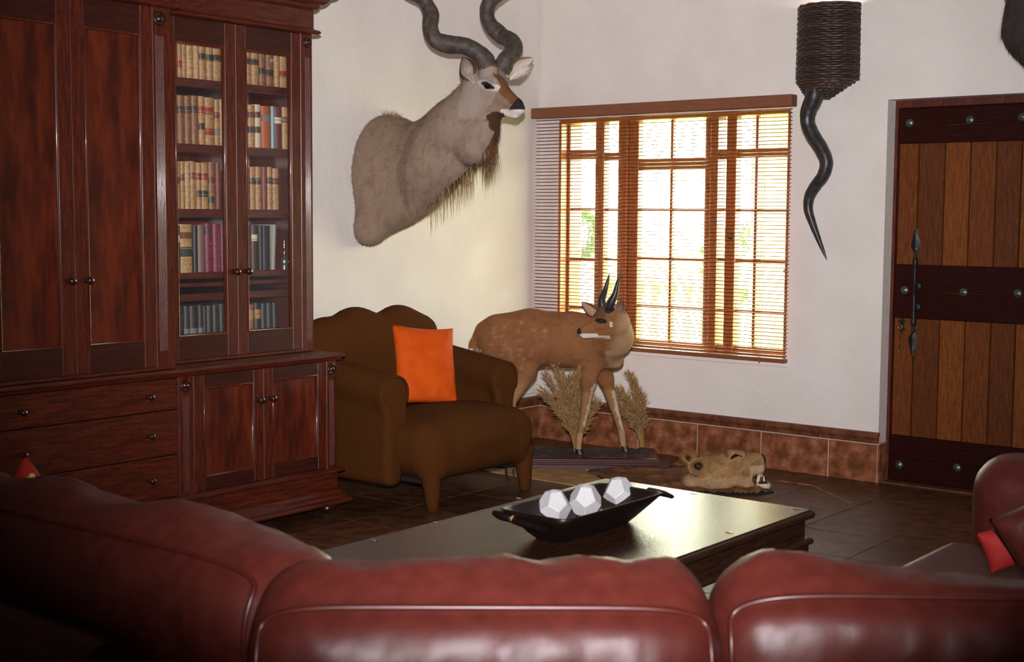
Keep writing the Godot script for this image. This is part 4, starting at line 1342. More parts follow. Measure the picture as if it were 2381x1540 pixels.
# ================================================================ coffee table, wooden trough, faceted vases
func build_table() -> void:
	var x0 := 2.388
	var x1 := 3.285
	var z0 := 2.655
	var z1 := 4.30
	var t := thing("coffee_table", "low dark varnished wooden coffee table with moulded edges", "table", Vector3((x0 + x1) / 2, 0, (z0 + z1) / 2))
	sub(t, box_mesh(Vector3(x0, 0.396, z0), Vector3(x1, 0.42, z1), 0.003), "top", M.table)
	var ring := func(prof: Array) -> ArrayMesh:
		var rows := []
		for p in [[x0, z0], [x1, z0], [x1, z1], [x0, z1]]:
			var r := PackedVector3Array()
			for q in prof: r.append(Vector3(p[0] + (q[0] if p[0] > 2.8 else -q[0]), q[1], p[1] + (q[0] if p[1] > 3.4 else -q[0])))
			rows.append(r)
		var b := MB.new()
		b.grid(rows, true, true, false, -1)
		return b.mesh()
	sub(t, ring.call([[-0.02, 0.386], [0.0, 0.386], [0.007, 0.39], [0.01, 0.397], [0.01, 0.406], [0.006, 0.412], [-0.001, 0.415], [-0.02, 0.41]]), "edge_moulding", M.table_side)
	sub(t, box_mesh(Vector3(x0 + 0.015, 0.3, z0 + 0.015), Vector3(x1 - 0.015, 0.395, z1 - 0.015), 0.003), "apron", M.table_side)
	sub(t, ring.call([[-0.03, 0.292], [0.0, 0.292], [0.007, 0.297], [0.008, 0.306], [0.004, 0.314], [-0.006, 0.318], [-0.03, 0.318]]), "lower_moulding", M.table_side)
	for x in [x0 + 0.06, x1 - 0.06]:
		for z in [z0 + 0.06, z1 - 0.06]:
			var rows := []
			for q in [[0.055, 0.293], [0.054, 0.24], [0.042, 0.2], [0.034, 0.1], [0.032, 0.0]]:
				var r := PackedVector3Array()
				for k in [[-1, -1], [1, -1], [1, 1], [-1, 1]]: r.append(Vector3(x + k[0] * q[0], q[1], z + k[1] * q[0]))
				rows.append(r)
			var b := MB.new()
			b.grid(rows, false, true, true, -1)
			sub(t, b.mesh(), "leg", M.table_side)
	for p in [[1012, 1216], [1206, 1160], [1440, 1119], [1612, 1148], [1696, 1239], [1851, 1184], [868, 1257]]:
		var w := on_y(p[0], p[1], 0.42)
		sub(t, box_mesh(Vector3(w.x - 0.012, 0.418, w.z - 0.006), Vector3(w.x + 0.012, 0.4215, w.z + 0.006), 0.001), "peg", M.knob)
	# trough
	var la := on_y(1166, 1184, 0.52)
	var lb := on_y(1303, 1211, 0.52)
	var ra := on_y(1400, 1116, 0.52)
	var rb := on_y(1546, 1151, 0.52)
	var mid := (la + lb + ra + rb) / 4.0
	var ax := ((ra + rb) / 2 - (la + lb) / 2)
	var hl := ax.length() / 2
	ax = ax.normalized()
	var sd := Vector3.UP.cross(ax).normalized()
	var hw := ((lb - la).length() + (rb - ra).length()) / 4
	var bowl := thing("wooden_trough", "long blackened wooden trough with carved handles holding white vases", "bowl", Vector3(mid.x, 0.42, mid.z))
	var outline := func(l: float, w: float, y: float, n: float) -> PackedVector3Array:
		var r := PackedVector3Array()
		for k in 48:
			var a := TAU * k / 48
			var c := cos(a)
			var s := sin(a)
			var f := pow(pow(absf(c), n) + pow(absf(s), n), -1.0 / n)
			r.append(ax * (c * f * l) + sd * (s * f * w) + Vector3.UP * y)
		return r
	var rows := [outline.call(0.01, 0.005, 0.0, 2.0), outline.call(hl * 0.72, hw * 0.42, 0.0, 5.0), outline.call(hl * 0.8, hw * 0.56, 0.022, 6.0), outline.call(hl * 0.93, hw * 0.86, 0.072, 9.0), outline.call(hl, hw, 0.1, 14.0), outline.call(hl - 0.004, hw - 0.004, 0.102, 14.0), outline.call(hl - 0.013, hw - 0.012, 0.098, 14.0), outline.call(hl * 0.86, hw * 0.72, 0.06, 8.0), outline.call(hl * 0.72, hw * 0.48, 0.024, 5.0), outline.call(hl * 0.6, hw * 0.3, 0.016, 4.0), outline.call(0.01, 0.005, 0.016, 2.0)]
	var bm := MB.new()
	bm.grid(rows, false, true)
	put(bm.mesh(), "hull", M.ebony, bowl)
	# carved branch handle: a stub with a pale cut end, then a thicker block
	var hp := func(p: Array, y: float) -> Vector3: return on_y(p[0], p[1], y) - bowl.position
	put(tube_mesh(smooth_path([hp.call([1147, 1192], 0.505), hp.call([1163, 1198], 0.5), hp.call([1180, 1203], 0.497), hp.call([1191, 1206], 0.495)], 4), [0.008, 0.010, 0.012, 0.0135, 0.015, 0.015, 0.015, 0.015, 0.0145, 0.014, 0.014, 0.013, 0.012], 10), "handle", M.ebony, bowl)
	put(lathe_mesh([[0.011, 0.0], [0.0105, 0.0015], [0.0005, 0.002]], hp.call([1191, 1206], 0.495), (hp.call([1191, 1206], 0.495) - hp.call([1180, 1203], 0.497)).normalized(), 12), "cut_end", M.ebony_cut, bowl)
	put(tube_mesh(smooth_path([hp.call([1186, 1209], 0.488), hp.call([1215, 1215], 0.487), hp.call([1245, 1224], 0.482), hp.call([1268, 1233], 0.478)], 4), [0.009, 0.012, 0.016, 0.018, 0.02, 0.02, 0.02, 0.02, 0.019, 0.019, 0.018, 0.017, 0.016], 10, 0.75), "handle", M.ebony, bowl)
	put(tube_mesh(smooth_path([hp.call([1510, 1142], 0.51), hp.call([1535, 1146], 0.512), hp.call([1552, 1151], 0.51), hp.call([1563, 1156], 0.507)], 4), [0.02, 0.02, 0.019, 0.018, 0.017, 0.016, 0.015, 0.014, 0.013, 0.012, 0.011, 0.010, 0.008], 10, 0.7), "handle", M.ebony, bowl)
	# wood shavings under the vases
	rng.seed = 9
	var sh := MB.new()
	for k in 260:
		var p := bowl.position + ax * rng.randf_range(-0.62, 0.62) * hl + sd * rng.randf_range(-0.34, 0.34) * hw + Vector3.UP * rng.randf_range(0.017, 0.034)
		sh.col = Color(0.16, 0.075, 0.04) * rng.randf_range(0.5, 1.5)
		sh.box(p - Vector3(0.009, 0.0012, 0.004), p + Vector3(0.009, 0.0012, 0.004), 0.0, Basis(Vector3(rng.randfn(), rng.randfn() * 2.0, rng.randfn()).normalized(), rng.randf() * TAU))
	var shv := put(sh.mesh(), "wood_shavings", M.chips)
	tag(shv, "brown wood shavings lying in the black trough", "shavings", "", "stuff")
	# vases
	var labs := ["white faceted vase at the handle end of the trough, round hole up", "white faceted vase standing between two others in the trough", "white faceted vase standing alone past the gap in the trough"]
	var i := 0
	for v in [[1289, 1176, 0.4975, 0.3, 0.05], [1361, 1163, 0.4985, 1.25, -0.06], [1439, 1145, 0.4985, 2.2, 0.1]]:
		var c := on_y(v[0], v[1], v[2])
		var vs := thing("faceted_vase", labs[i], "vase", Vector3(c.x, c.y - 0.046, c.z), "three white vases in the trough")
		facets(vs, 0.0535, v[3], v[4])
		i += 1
func facets(root: Node3D, r: float, turn: float, tilt: float) -> void:
	var g := (1.0 + sqrt(5.0)) / 2.0
	var ns := []
	for a in [-1.0, 1.0]:
		for b in [-g, g]:
			ns.append(Vector3(0, b, a)); ns.append(Vector3(b, a, 0)); ns.append(Vector3(a, 0, b))
	var vs := []
	for x in [-1.0, 1.0]:
		for y in [-1.0, 1.0]:
			for z in [-1.0, 1.0]: vs.append(Vector3(x, y, z))
			vs.append(Vector3(0, x / g, y * g)); vs.append(Vector3(x / g, y * g, 0)); vs.append(Vector3(x * g, 0, y / g))
	# turn one face upwards
	var upn: Vector3 = ns[0].normalized()
	var bs := Basis(Vector3.UP, turn) * Basis(Quaternion(upn, Vector3.UP))
	bs = Basis(Vector3(0.3, 0, 1).normalized(), tilt) * bs
	var b := MB.new()
	var c0 := Vector3(0, r * 0.86, 0)
	var cor := {}
	var faces := []
	for n in ns:
		var nn: Vector3 = n.normalized()
		var f := []
		for k in vs.size():
			if nn.dot(vs[k]) > 1.3: f.append(k)
		var mid := Vector3.ZERO
		for k in f: mid += vs[k]
		mid /= f.size()
		var ux: Vector3 = (vs[f[0]] - mid).normalized()
		var uy := nn.cross(ux)
		f.sort_custom(func(p, q): return atan2((vs[p] - mid).dot(uy), (vs[p] - mid).dot(ux)) < atan2((vs[q] - mid).dot(uy), (vs[q] - mid).dot(ux)))
		faces.append([f, mid, nn])
	var P := func(v: Vector3) -> Vector3:
		var q := bs * v
		var s := 1.0 - 0.2 * maxf(q.y, 0.0) / 1.4
		return c0 + q * Vector3(s, 1.06, s) * r / 1.56
	var edge := {}
	for f in faces:
		var inn := []
		for k in f[0]:
			var q: Vector3 = P.call(vs[k].lerp(f[1], 0.075))
			inn.append(q)
			if not cor.has(k): cor[k] = []
			cor[k].append(q)
		for k in f[0].size():
			var a: int = f[0][k]
			var d: int = f[0][(k + 1) % f[0].size()]
			b.trio(inn[k], inn[(k + 1) % inn.size()], P.call(f[1]), bs * f[2])
			var key := [mini(a, d), maxi(a, d)]
			var pr := [inn[k], inn[(k + 1) % inn.size()]] if a < d else [inn[(k + 1) % inn.size()], inn[k]]
			if edge.has(key): b.quad(pr[0], pr[1], edge[key][1], edge[key][0], (pr[0] + pr[1]) / 2 - c0, -1)
			else: edge[key] = pr
	for k in cor: b.trio(cor[k][0], cor[k][1], cor[k][2], cor[k][0] - c0)
	put(b.mesh(), "body", M.ceramic, root)
	var top: Vector3 = P.call(upn * 1.376)
	var n2 := (bs * upn).normalized()
	put(lathe_mesh([[0.0145, -0.001], [0.0155, 0.001], [0.0145, 0.0022], [0.0125, 0.0022], [0.0118, 0.0008]], top, n2, 20), "lip", M.ceramic, root)
	put(lathe_mesh([[0.0118, 0.0003], [0.006, 0.0006], [0.0005, 0.0006]], top, n2, 16), "hole", M.felt, root)  # flat dark disc; the shade inside the opening is put into its colour

# ================================================================ velvet armchair
func build_armchair() -> void:
	var ch := thing("armchair", "brown velvet armchair with rolled arms and a scalloped back", "armchair", Vector3(0.62, 0, 1.8))
	var wh := white
	var lean := Basis(Vector3.BACK, 0.16)
	# back with a scalloped top: three soft lobes
	sub(ch, implicit([
		{"c": Vector3(0.30, 0.60, 1.80), "h": Vector3(0.10, 0.30, 0.45), "r": 0.09, "k": 0.03, "bs": lean},
		{"c": Vector3(0.255, 0.80, 1.93), "h": Vector3(0.105, 0.172, 0.22), "k": 0.06, "bs": lean},
		{"c": Vector3(0.255, 0.80, 1.60), "h": Vector3(0.105, 0.168, 0.20), "k": 0.06, "bs": lean},
		{"c": Vector3(0.265, 0.76, 2.17), "h": Vector3(0.10, 0.165, 0.16), "k": 0.06, "bs": lean}], 0.018, wh), "backrest", M.velvet)
	# seat: overstuffed, bulging forward past the arms
	sub(ch, implicit([
		{"c": Vector3(0.66, 0.31, 1.80), "h": Vector3(0.36, 0.135, 0.42), "r": 0.10, "k": 0.03},
		{"c": Vector3(0.78, 0.335, 1.79), "h": Vector3(0.30, 0.145, 0.44), "k": 0.08},
		{"c": Vector3(0.86, 0.25, 1.78), "h": Vector3(0.18, 0.10, 0.38), "r": 0.09, "k": 0.06},
		{"a": Vector3(0.95, 0.33, 2.12), "b": Vector3(0.965, 0.2, 2.12), "r": 0.085, "q": 0.055, "k": 0.06},
		{"a": Vector3(0.95, 0.33, 1.43), "b": Vector3(0.965, 0.2, 1.43), "r": 0.085, "q": 0.055, "k": 0.06}], 0.018, wh), "seat", M.velvet)
	# rolled arms with their side panels
	for s in [[2.235, 2.30, 1.0], [1.365, 1.30, -1.0]]:
		sub(ch, implicit([
			{"a": Vector3(0.30, 0.665, s[0] + 0.03 * s[2]), "b": Vector3(0.80, 0.592, s[0]), "r": 0.085, "q": 0.088, "k": 0.03},
			{"c": Vector3(0.56, 0.36, s[0] + 0.005 * s[2]), "h": Vector3(0.30, 0.24, 0.06), "r": 0.05, "k": 0.05},
			{"a": Vector3(0.82, 0.57, s[0]), "b": Vector3(0.875, 0.36, s[0] - 0.04 * s[2]), "r": 0.078, "q": 0.05, "k": 0.04},
			{"c": Vector3(1.245, 0.5, s[0]), "h": Vector3(0.4, 0.6, 0.4), "r": 0.01, "k": 0.03, "cut": true}], 0.014, wh), "arm", M.velvet)
		var ring := []
		for k in 17:
			var a := PI * (-0.7 + 1.4 * k / 16.0)
			ring.append(Vector3(0.838, 0.585 + cos(a) * 0.084, s[0] + sin(a) * 0.084))
		sub(ch, tube_mesh(ring, [0.006], 7), "arm_welt", M.velvet)
	for l in [[0.985, 2.13, 0.05, 0.03], [1.0, 1.41, 0.05, 0.03], [0.27, 2.13, 0.045, 0.026], [0.27, 1.45, 0.045, 0.026]]:
		sub(ch, tube_mesh([Vector3(l[0] - 0.02, 0.24, l[1]), Vector3(l[0] - 0.012, 0.17, l[1]), Vector3(l[0] - 0.004, 0.08, l[1]), Vector3(l[0], 0.006, l[1]), Vector3(l[0], 0.0, l[1])], [l[2] * 1.25, l[2], (l[2] + l[3]) / 2, l[3], l[3] * 0.8], 18), "leg", M.velvet)
	sub(ch, box_mesh(Vector3(0.3, 0.14, 1.42), Vector3(0.95, 0.155, 2.18)), "dust_cover", M.felt)
	# torn lining hanging below the seat
	for q in [[1176, 1098, 1180, 1128, 0.012], [1192, 1092, 1196, 1108, 0.008]]:
		var a := on_z(q[0], q[1], 1.62)
		var b := on_z(q[2], q[3], 1.62)
		a.y = 0.15
		sub(ch, tube_mesh([a, a.lerp(b, 0.5) + Vector3(0.004, 0, 0), b], [q[4], q[4] * 0.6, 0.001], 6, 0.25), "torn_lining", M.felt)
	# orange cushion leaning in the corner of the back
	var oc := thing("orange_cushion", "bright orange cushion leaning on the velvet armchair back", "cushion", Vector3(0.6, 0.46, 1.75))
	var mid := on_x(989, 850, 0.60)
	pillow(oc, mid, Vector3(0.34, -0.10, -0.94).normalized(), Vector3(-0.30, 0.95, -0.09).normalized(), 0.185, 0.215, 0.062, M.orange, "cover")

# ================================================================ animals
var fn := FastNoiseLite.new()
func lin(r: int, g: int, b: int) -> Color:
	return Color8(r, g, b).srgb_to_linear()
# leaf-shaped ear: base to tip, face points along n, half width w
func ear(base: Vector3, tip: Vector3, n: Vector3, w: float, back: Color, inside: Color, rim: Color) -> ArrayMesh:
	var ax := tip - base
	var L := ax.length()
	ax /= L
	n = (n - ax * n.dot(ax)).normalized()
	var sd := ax.cross(n)
	var b := MB.new()
	var nu := 12
	var nv := 12
	for face in 2:
		var rows := []
		for i in nu + 1:
			var u := float(i) / nu
			var half := w * pow(sin(PI * pow(u * 0.97 + 0.02, 0.72)), 0.75) * (0.55 + 0.45 * minf(u * 3.0, 1.0)) + 0.004 * (1.0 - u)
			var r := PackedVector3Array()
			for j in nv + 1:
				var t := 2.0 * j / nv - 1.0
				var cup := (1.0 - t * t) * half * 0.75
				r.append(base + ax * u * L + sd * t * half - n * (cup + (0.004 if face == 1 else 0.0)))
			rows.append(r)
		for i in nu:
			for j in nv:
				var t := absf(2.0 * (j + 0.5) / nv - 1.0)
				b.col = back if face == 1 else (rim if t > 0.72 else inside)
				b.quad(rows[i][j], rows[i][j + 1], rows[i + 1][j + 1], rows[i + 1][j], n * (1.0 if face == 0 else -1.0), face)
	return b.mesh()
# tuft of long tapering hairs: roots, direction of fall, lengths, colours
func locks(roots: Array, dirs: Array, lens: Array, cols: Array, width: float, sag := 0.4) -> ArrayMesh:
	var b := MB.new()
	for i in roots.size():
		var d: Vector3 = dirs[i]
		var p: Vector3 = roots[i]
		var sd := d.cross(-cf).normalized()
		if sd.length() < 0.5: sd = cr
		var turn := Basis(d.normalized(), rng.randf_range(-1.2, 1.2))
		sd = turn * sd
		b.col = cols[i]
		var pts := []
		for k in 5:
			var t := k / 4.0
			pts.append(p + (d * (1.0 - sag * t) + Vector3.DOWN * sag * t).normalized() * lens[i] * t)
		for k in 4:
			var w0: float = width * (1.0 - k / 4.0) * 0.5 + 0.0002
			var w1: float = width * (1.0 - (k + 1) / 4.0) * 0.5 + 0.0001
			b.tri(pts[k] - sd * w0, pts[k] + sd * w0, pts[k + 1] + sd * w1, 0)
			b.tri(pts[k] - sd * w0, pts[k + 1] + sd * w1, pts[k + 1] - sd * w1, 0)
	return b.mesh()

# ---------------------------------------------------------------- kudu shoulder mount
func build_kudu() -> void:
	var zk := 1.44
	var K := func(px: float, py: float, off := 0.0) -> Vector3: return on_z(px, py, zk + off)
	var ku := thing("kudu_mount", "greater kudu shoulder mount with spiral horns on the pale wall", "trophy", Vector3(0, 1.68, zk))
	var lat := Vector3.BACK
	var A: Vector3 = K.call(1100, 222)
	var prims := [
		{"c": Vector3(0.02, 1.70, zk), "h": Vector3(0.30, 0.325, 0.275), "k": 0.03},
		{"a": Vector3(0.03, 1.60, zk + 0.06), "b": on_x(858, 535, 0.04), "r": 0.19, "q": 0.075, "k": 0.08},
		{"a": on_x(862, 530, 0.05), "b": K.call(975, 445), "r": 0.07, "q": 0.13, "k": 0.1},
		{"a": K.call(1146, 262), "b": K.call(1105, 335), "r": 0.055, "q": 0.12, "k": 0.06},
		{"a": K.call(900, 410), "b": K.call(985, 380), "r": 0.25, "q": 0.215, "k": 0.06, "lat": lat, "flat": 1.05},
		{"a": K.call(985, 380), "b": K.call(1055, 305), "r": 0.215, "q": 0.165, "k": 0.05, "lat": lat, "flat": 1.15},
		{"a": K.call(1055, 305), "b": K.call(1108, 225), "r": 0.16, "q": 0.112, "k": 0.05, "lat": lat, "flat": 1.15},
		{"a": K.call(930, 470), "b": K.call(1050, 385), "r": 0.09, "q": 0.10, "k": 0.07},
		# skull, brow, muzzle, jaw
		{"a": K.call(1118, 195), "b": K.call(1150, 208), "r": 0.088, "q": 0.072, "k": 0.04, "lat": lat, "flat": 1.05},
		{"a": K.call(1148, 208), "b": K.call(1199, 246), "r": 0.066, "q": 0.040, "k": 0.03, "lat": lat, "flat": 1.1},
		{"a": K.call(1122, 236), "b": K.call(1168, 254), "r": 0.056, "q": 0.034, "k": 0.04, "lat": lat, "flat": 1.15},
		{"a": K.call(1165, 256), "b": K.call(1198, 268), "r": 0.028, "q": 0.021, "k": 0.02},
		{"a": K.call(1200, 248), "b": K.call(1207, 254), "r": 0.037, "q": 0.03, "k": 0.02, "lat": lat, "flat": 0.95},
		{"a": K.call(1128, 176, 0.055), "b": K.call(1150, 190, 0.058), "r": 0.026, "q": 0.02, "k": 0.03},
		{"a": K.call(1128, 176, -0.055), "b": K.call(1150, 190, -0.058), "r": 0.026, "q": 0.02, "k": 0.03},
		{"a": K.call(1136, 160, 0.035), "b": K.call(1130, 150, 0.04), "r": 0.05, "q": 0.045, "k": 0.03},
		{"a": K.call(1136, 160, -0.035), "b": K.call(1130, 150, -0.04), "r": 0.05, "q": 0.045, "k": 0.03},
		# mouth line and nostrils
		{"a": K.call(1163, 252, 0.06), "b": K.call(1204, 262, 0.04), "r": 0.006, "q": 0.006, "k": 0.006, "cut": true},
		{"a": K.call(1163, 252, -0.06), "b": K.call(1204, 262, -0.04), "r": 0.006, "q": 0.006, "k": 0.006, "cut": true},
		{"c": K.call(1199, 251, 0.037), "h": Vector3(0.014, 0.009, 0.012), "k": 0.006, "cut": true},
		{"c": K.call(1199, 251, -0.037), "h": Vector3(0.014, 0.009, 0.012), "k": 0.006, "cut": true},
		{"c": Vector3(-0.6, 1.7, zk), "h": Vector3(0.601, 1.2, 1.2), "r": 0.001, "k": 0.002, "cut": true}]
	fn.seed = 12
	fn.frequency = 6.0
	var eye: Vector3 = K.call(1133, 199, 0.07)
	var nose: Vector3 = K.call(1207, 254)
	var brow: Vector3 = K.call(1150, 178)
	var mouth: Vector3 = K.call(1185, 262)
	var paint := func(p: Vector3, n: Vector3) -> Color:
		var t := fn.get_noise_3dv(p) * 0.5 + 0.5
		var c := lin(132, 108, 88).lerp(lin(154, 132, 112), t)
		var neck := clampf((p.x - 0.35) / 0.3, 0.0, 1.0)
		c = c.lerp(lin(156, 138, 122), neck * 0.6)
		if fn.get_noise_3d(p.x * 3.0, p.y * 1.2, p.z * 3.0) > 0.22: c = c.lerp(lin(116, 88, 66), 0.35)
		# dark shoulder seam
		if p.x > 0.28 and p.x < 0.42 and absf(p.x - 0.34 - (p.y - 1.8) * 0.25) < 0.03: c = c.lerp(lin(98, 72, 56), 0.45)
		var f := (p - eye).dot(nose - eye) / (nose - eye).length_squared()
		var inhead := p.x > brow.x - 0.16 and p.y > mouth.y - 0.03
		if inhead and f > -0.5:
			c = c.lerp(lin(168, 152, 140), 0.55)
			if f > 0.32 and p.y > mouth.y: c = c.lerp(lin(134, 104, 82), 0.6)
			if n.y > 0.12 and absf(p.z - zk) < 0.055 and p.y > mouth.y + 0.03: c = lin(112, 68, 40).lerp(lin(134, 88, 56), t)
			# pale chevron below the eyes, dark lids
			for s in [1.0, -1.0]:
				var e0: Vector3 = K.call(1149, 202, 0.064 * s)
				var e1: Vector3 = K.call(1172, 206, 0.0)
				if Geometry3D.get_closest_point_to_segment(p, e0, e1).distance_to(p) < 0.0165: c = lin(222, 208, 194)
				var q: Vector3 = p - K.call(1134, 199, 0.07 * s)
				var el := Vector2(q.x / 0.04, (q.y + q.x * 0.35) / 0.017).length()
				if el < 1.0 and absf(q.z) < 0.04: c = lin(38, 28, 22)
				elif el < 1.5 and absf(q.z) < 0.05: c = c.lerp(lin(206, 192, 180), 0.6)
			if f > 0.62 and p.y < mouth.y + 0.016 and p.y > mouth.y - 0.06: c = lin(224, 214, 202)
			if f > 0.83 and p.y > mouth.y + 0.012: c = lin(40, 32, 26)
		var jaw: float = (p - K.call(1160, 280, 0.0)).length() + fn.get_noise_3dv(p * 4.0) * 0.012
		if jaw < 0.066 and p.y < mouth.y + 0.004: c = lin(74, 44, 28)
		return c
	var hb := AABB(K.call(1092, 290, -0.2), Vector3.ZERO).expand(K.call(1240, 130, 0.2))
	hb.position.z = zk - 0.2
	hb.size.z = 0.4
	var body := implicit(prims, 0.0125, paint, AABB(), hb.grow(-0.036))
	implicit(prims, 0.0058, paint, hb, AABB(), body)
	var bm := sub(ku, body, "body", M.fur)
	var hr := sub(ku, coat(body, 26000, 0.02, 0.0016, func(p: Vector3, n: Vector3) -> Vector3: return Vector3(-0.7, -0.6, 0.0) if p.x < brow.x - 0.12 else (Vector3.ZERO if p.x > brow.x else Vector3(-0.9, -0.2, 0))), "coat_hair", M.hair)
	hr.set_meta("kind", "stuff")
	sub(ku, coat(body, 9000, 0.012, 0.0012, func(p: Vector3, n: Vector3) -> Vector3: return Vector3.ZERO if (p - eye).length() < 0.03 or p.x > nose.x - 0.05 else (eye - nose).normalized() + Vector3.DOWN * 0.3, 0.18, 6, 1), "face_hair", M.hair).set_meta("kind", "stuff")
	# horns
	var near := [K.call(1134, 158, 0.04), K.call(1118, 130, 0.07), K.call(1085, 109, 0.13), K.call(1045, 102, 0.2), K.call(1012, 92, 0.25), K.call(1000, 62, 0.26), K.call(1000, 30, 0.24), K.call(985, 0, 0.26), K.call(955, -18, 0.34), K.call(925, -50, 0.42), K.call(925, -95, 0.44), K.call(915, -150, 0.46)]
	var far := [K.call(1163, 164, -0.035), K.call(1176, 140, -0.05), K.call(1196, 118, -0.11), K.call(1190, 96, -0.18), K.call(1165, 84, -0.2), K.call(1143, 62, -0.16), K.call(1132, 32, -0.12), K.call(1142, 4, -0.12), K.call(1170, -18, -0.2), K.call(1200, -40, -0.28), K.call(1205, -85, -0.3), K.call(1212, -140, -0.3)]
	for h in [near, far]:
		sub(ku, twisted(smooth_path(h, 7), smooth_num([0.047, 0.046, 0.045, 0.044, 0.043, 0.041, 0.039, 0.036, 0.033, 0.028, 0.018, 0.004], 7), 2.2), "horn", M.horn)
	# ears
	sub(ku, ear(K.call(1098, 186, 0.075), K.call(1077, 134, 0.19), Vector3(0.75, 0.1, 0.65), 0.052, lin(126, 106, 90), lin(168, 150, 132), lin(90, 70, 56)), "ear", M.hair)
	sub(ku, ear(K.call(1178, 178, -0.07), K.call(1241, 136, -0.24), Vector3(0.78, -0.25, 0.55), 0.052, lin(126, 106, 90), lin(206, 188, 172), lin(150, 128, 110)), "ear", M.hair)
	for s in [1.0, -1.0]:
		var e := MB.new()
		e.lathe([[0.0005, 0.021], [0.01, 0.019], [0.018, 0.012], [0.022, 0.002], [0.022, -0.008]], K.call(1134, 199, 0.064 * s), Vector3(0.45, 0.05, s).normalized(), 16)
		sub(ku, e.mesh(), "eye", M.eye)
	# ear tufts, nape mane, shoulder tuft, throat fringe
	rng.seed = 14
	var rt := []; var dr := []; var ln := []; var cl := []
	for k in 170:
		var u := rng.randf()
		var p: Vector3 = K.call(lerpf(1178, 1208, u), lerpf(180, 160, u), -0.08 - 0.1 * u) + Vector3(0.02, -0.02 + rng.randf() * 0.02, 0)
		rt.append(p); dr.append((Vector3(0.7, 0.45, -0.6) + Vector3(rng.randfn(), rng.randfn(), rng.randfn()) * 0.25).normalized()); ln.append(rng.randf_range(0.03, 0.07)); cl.append(lin(232, 220, 208))
		p = K.call(lerpf(1102, 1090, u), lerpf(196, 172, u), 0.09 + 0.06 * u)
		rt.append(p); dr.append((Vector3(0.2, 0.6, 0.4) + Vector3(rng.randfn(), rng.randfn(), rng.randfn()) * 0.3).normalized()); ln.append(rng.randf_range(0.02, 0.05)); cl.append(lin(206, 192, 178))
	sub(ku, locks(rt, dr, ln, cl, 0.003, 0.1), "ear_tufts", M.hair).set_meta("kind", "stuff")
	rt = []; dr = []; ln = []; cl = []
	for k in 520:
		var u := rng.randf()
		var p: Vector3
		var d: Vector3
		var l := 0.03
		var dark := lin(84, 64, 48)
		if k < 150:
			p = K.call(lerpf(886, 925, u), lerpf(276, 274, u) + 4, rng.randf_range(-0.03, 0.05))
			d = Vector3(-0.35 + 0.8 * u, 1.0, 0)
			l = lerpf(0.07, 0.04, u)
			dark = lin(150, 124, 88)
		elif k < 300:
			p = K.call(lerpf(930, 1005, u), lerpf(282, 292, u), rng.randf_range(-0.03, 0.04)) - Vector3(0, 0.012, 0)
			d = Vector3(-0.9, 0.5, 0)
			l = 0.035
			dark = lin(120, 98, 74)
		else:
			p = K.call(lerpf(1012, 1082, u), lerpf(274, 190, u) + 6, rng.randf_range(-0.02, 0.04))
			d = Vector3(-0.8, 0.25, 0)
			l = 0.045
			dark = lin(74, 54, 40)
		rt.append(p); dr.append((d + Vector3(rng.randfn(), rng.randfn(), rng.randfn()) * 0.25).normalized()); ln.append(l * rng.randf_range(0.6, 1.3)); cl.append(dark * rng.randf_range(0.7, 1.3))
	sub(ku, locks(rt, dr, ln, cl, 0.004, 0.25), "mane", M.hair).set_meta("kind", "stuff")
	rt = []; dr = []; ln = []; cl = []
	for k in 900:
		var u := rng.randf()
		var line := [Vector2(1166, 282), Vector2(1158, 312), Vector2(1143, 342), Vector2(1118, 376), Vector2(1090, 404), Vector2(1062, 430), Vector2(1030, 452), Vector2(998, 478)]
		var t := u * 6.999
		var q: Vector2 = line[int(t)].lerp(line[int(t) + 1], t - int(t)) + Vector2(-6, -6)
		var p: Vector3 = K.call(q.x, q.y, rng.randf_range(-0.045, 0.05))
		var l := 0.05
		var c := lin(70, 46, 32)
		if t < 1.2: l = 0.09
		elif t < 2.6: l = 0.20; c = lin(92, 62, 40)
		elif t < 3.4: l = 0.06
		else:
			l = 0.16 if rng.randf() < 0.4 else 0.05
			c = (lin(160, 130, 88) if rng.randf() < 0.6 else lin(110, 84, 56)) if l > 0.1 else lin(58, 42, 32)
		rt.append(p); dr.append((Vector3(0.12, -1, 0) + Vector3(rng.randfn(), rng.randfn() * 0.3, rng.randfn()) * 0.16).normalized()); ln.append(l * rng.randf_range(0.4, 1.3)); cl.append(c * rng.randf_range(0.7, 1.3))
	sub(ku, locks(rt, dr, ln, cl, 0.0038, 0.5), "throat_fringe", M.hair).set_meta("kind", "stuff")
# horn with a keel that winds round it
func twisted(path: Array, radii: Array, turns: float, ridge := 0.2) -> ArrayMesh:
	var rows := []
	var n := path.size()
	var u := Vector3.ZERO
	for i in n:
		var t: Vector3 = (path[mini(i + 1, n - 1)] - path[maxi(i - 1, 0)]).normalized()
		if i == 0: u = t.cross(Vector3.BACK).normalized()
		else: u = (u - t * u.dot(t)).normalized()
		var w := t.cross(u)
		var r := PackedVector3Array()
		var ph := TAU * turns * i / n
		for k in 18:
			var a := TAU * k / 18
			var keel := 1.0 + ridge * pow(maxf(cos(a - ph), 0.0), 6.0) + 0.015 * sin(i * 1.9)
			r.append(path[i] + (u * cos(a) + w * sin(a)) * radii[i] * keel)
		rows.append(r)
	var b := MB.new()
	b.grid(rows, false, true, true)
	return b.mesh()

var plinth_a: Vector3
var plinth_b: Vector3
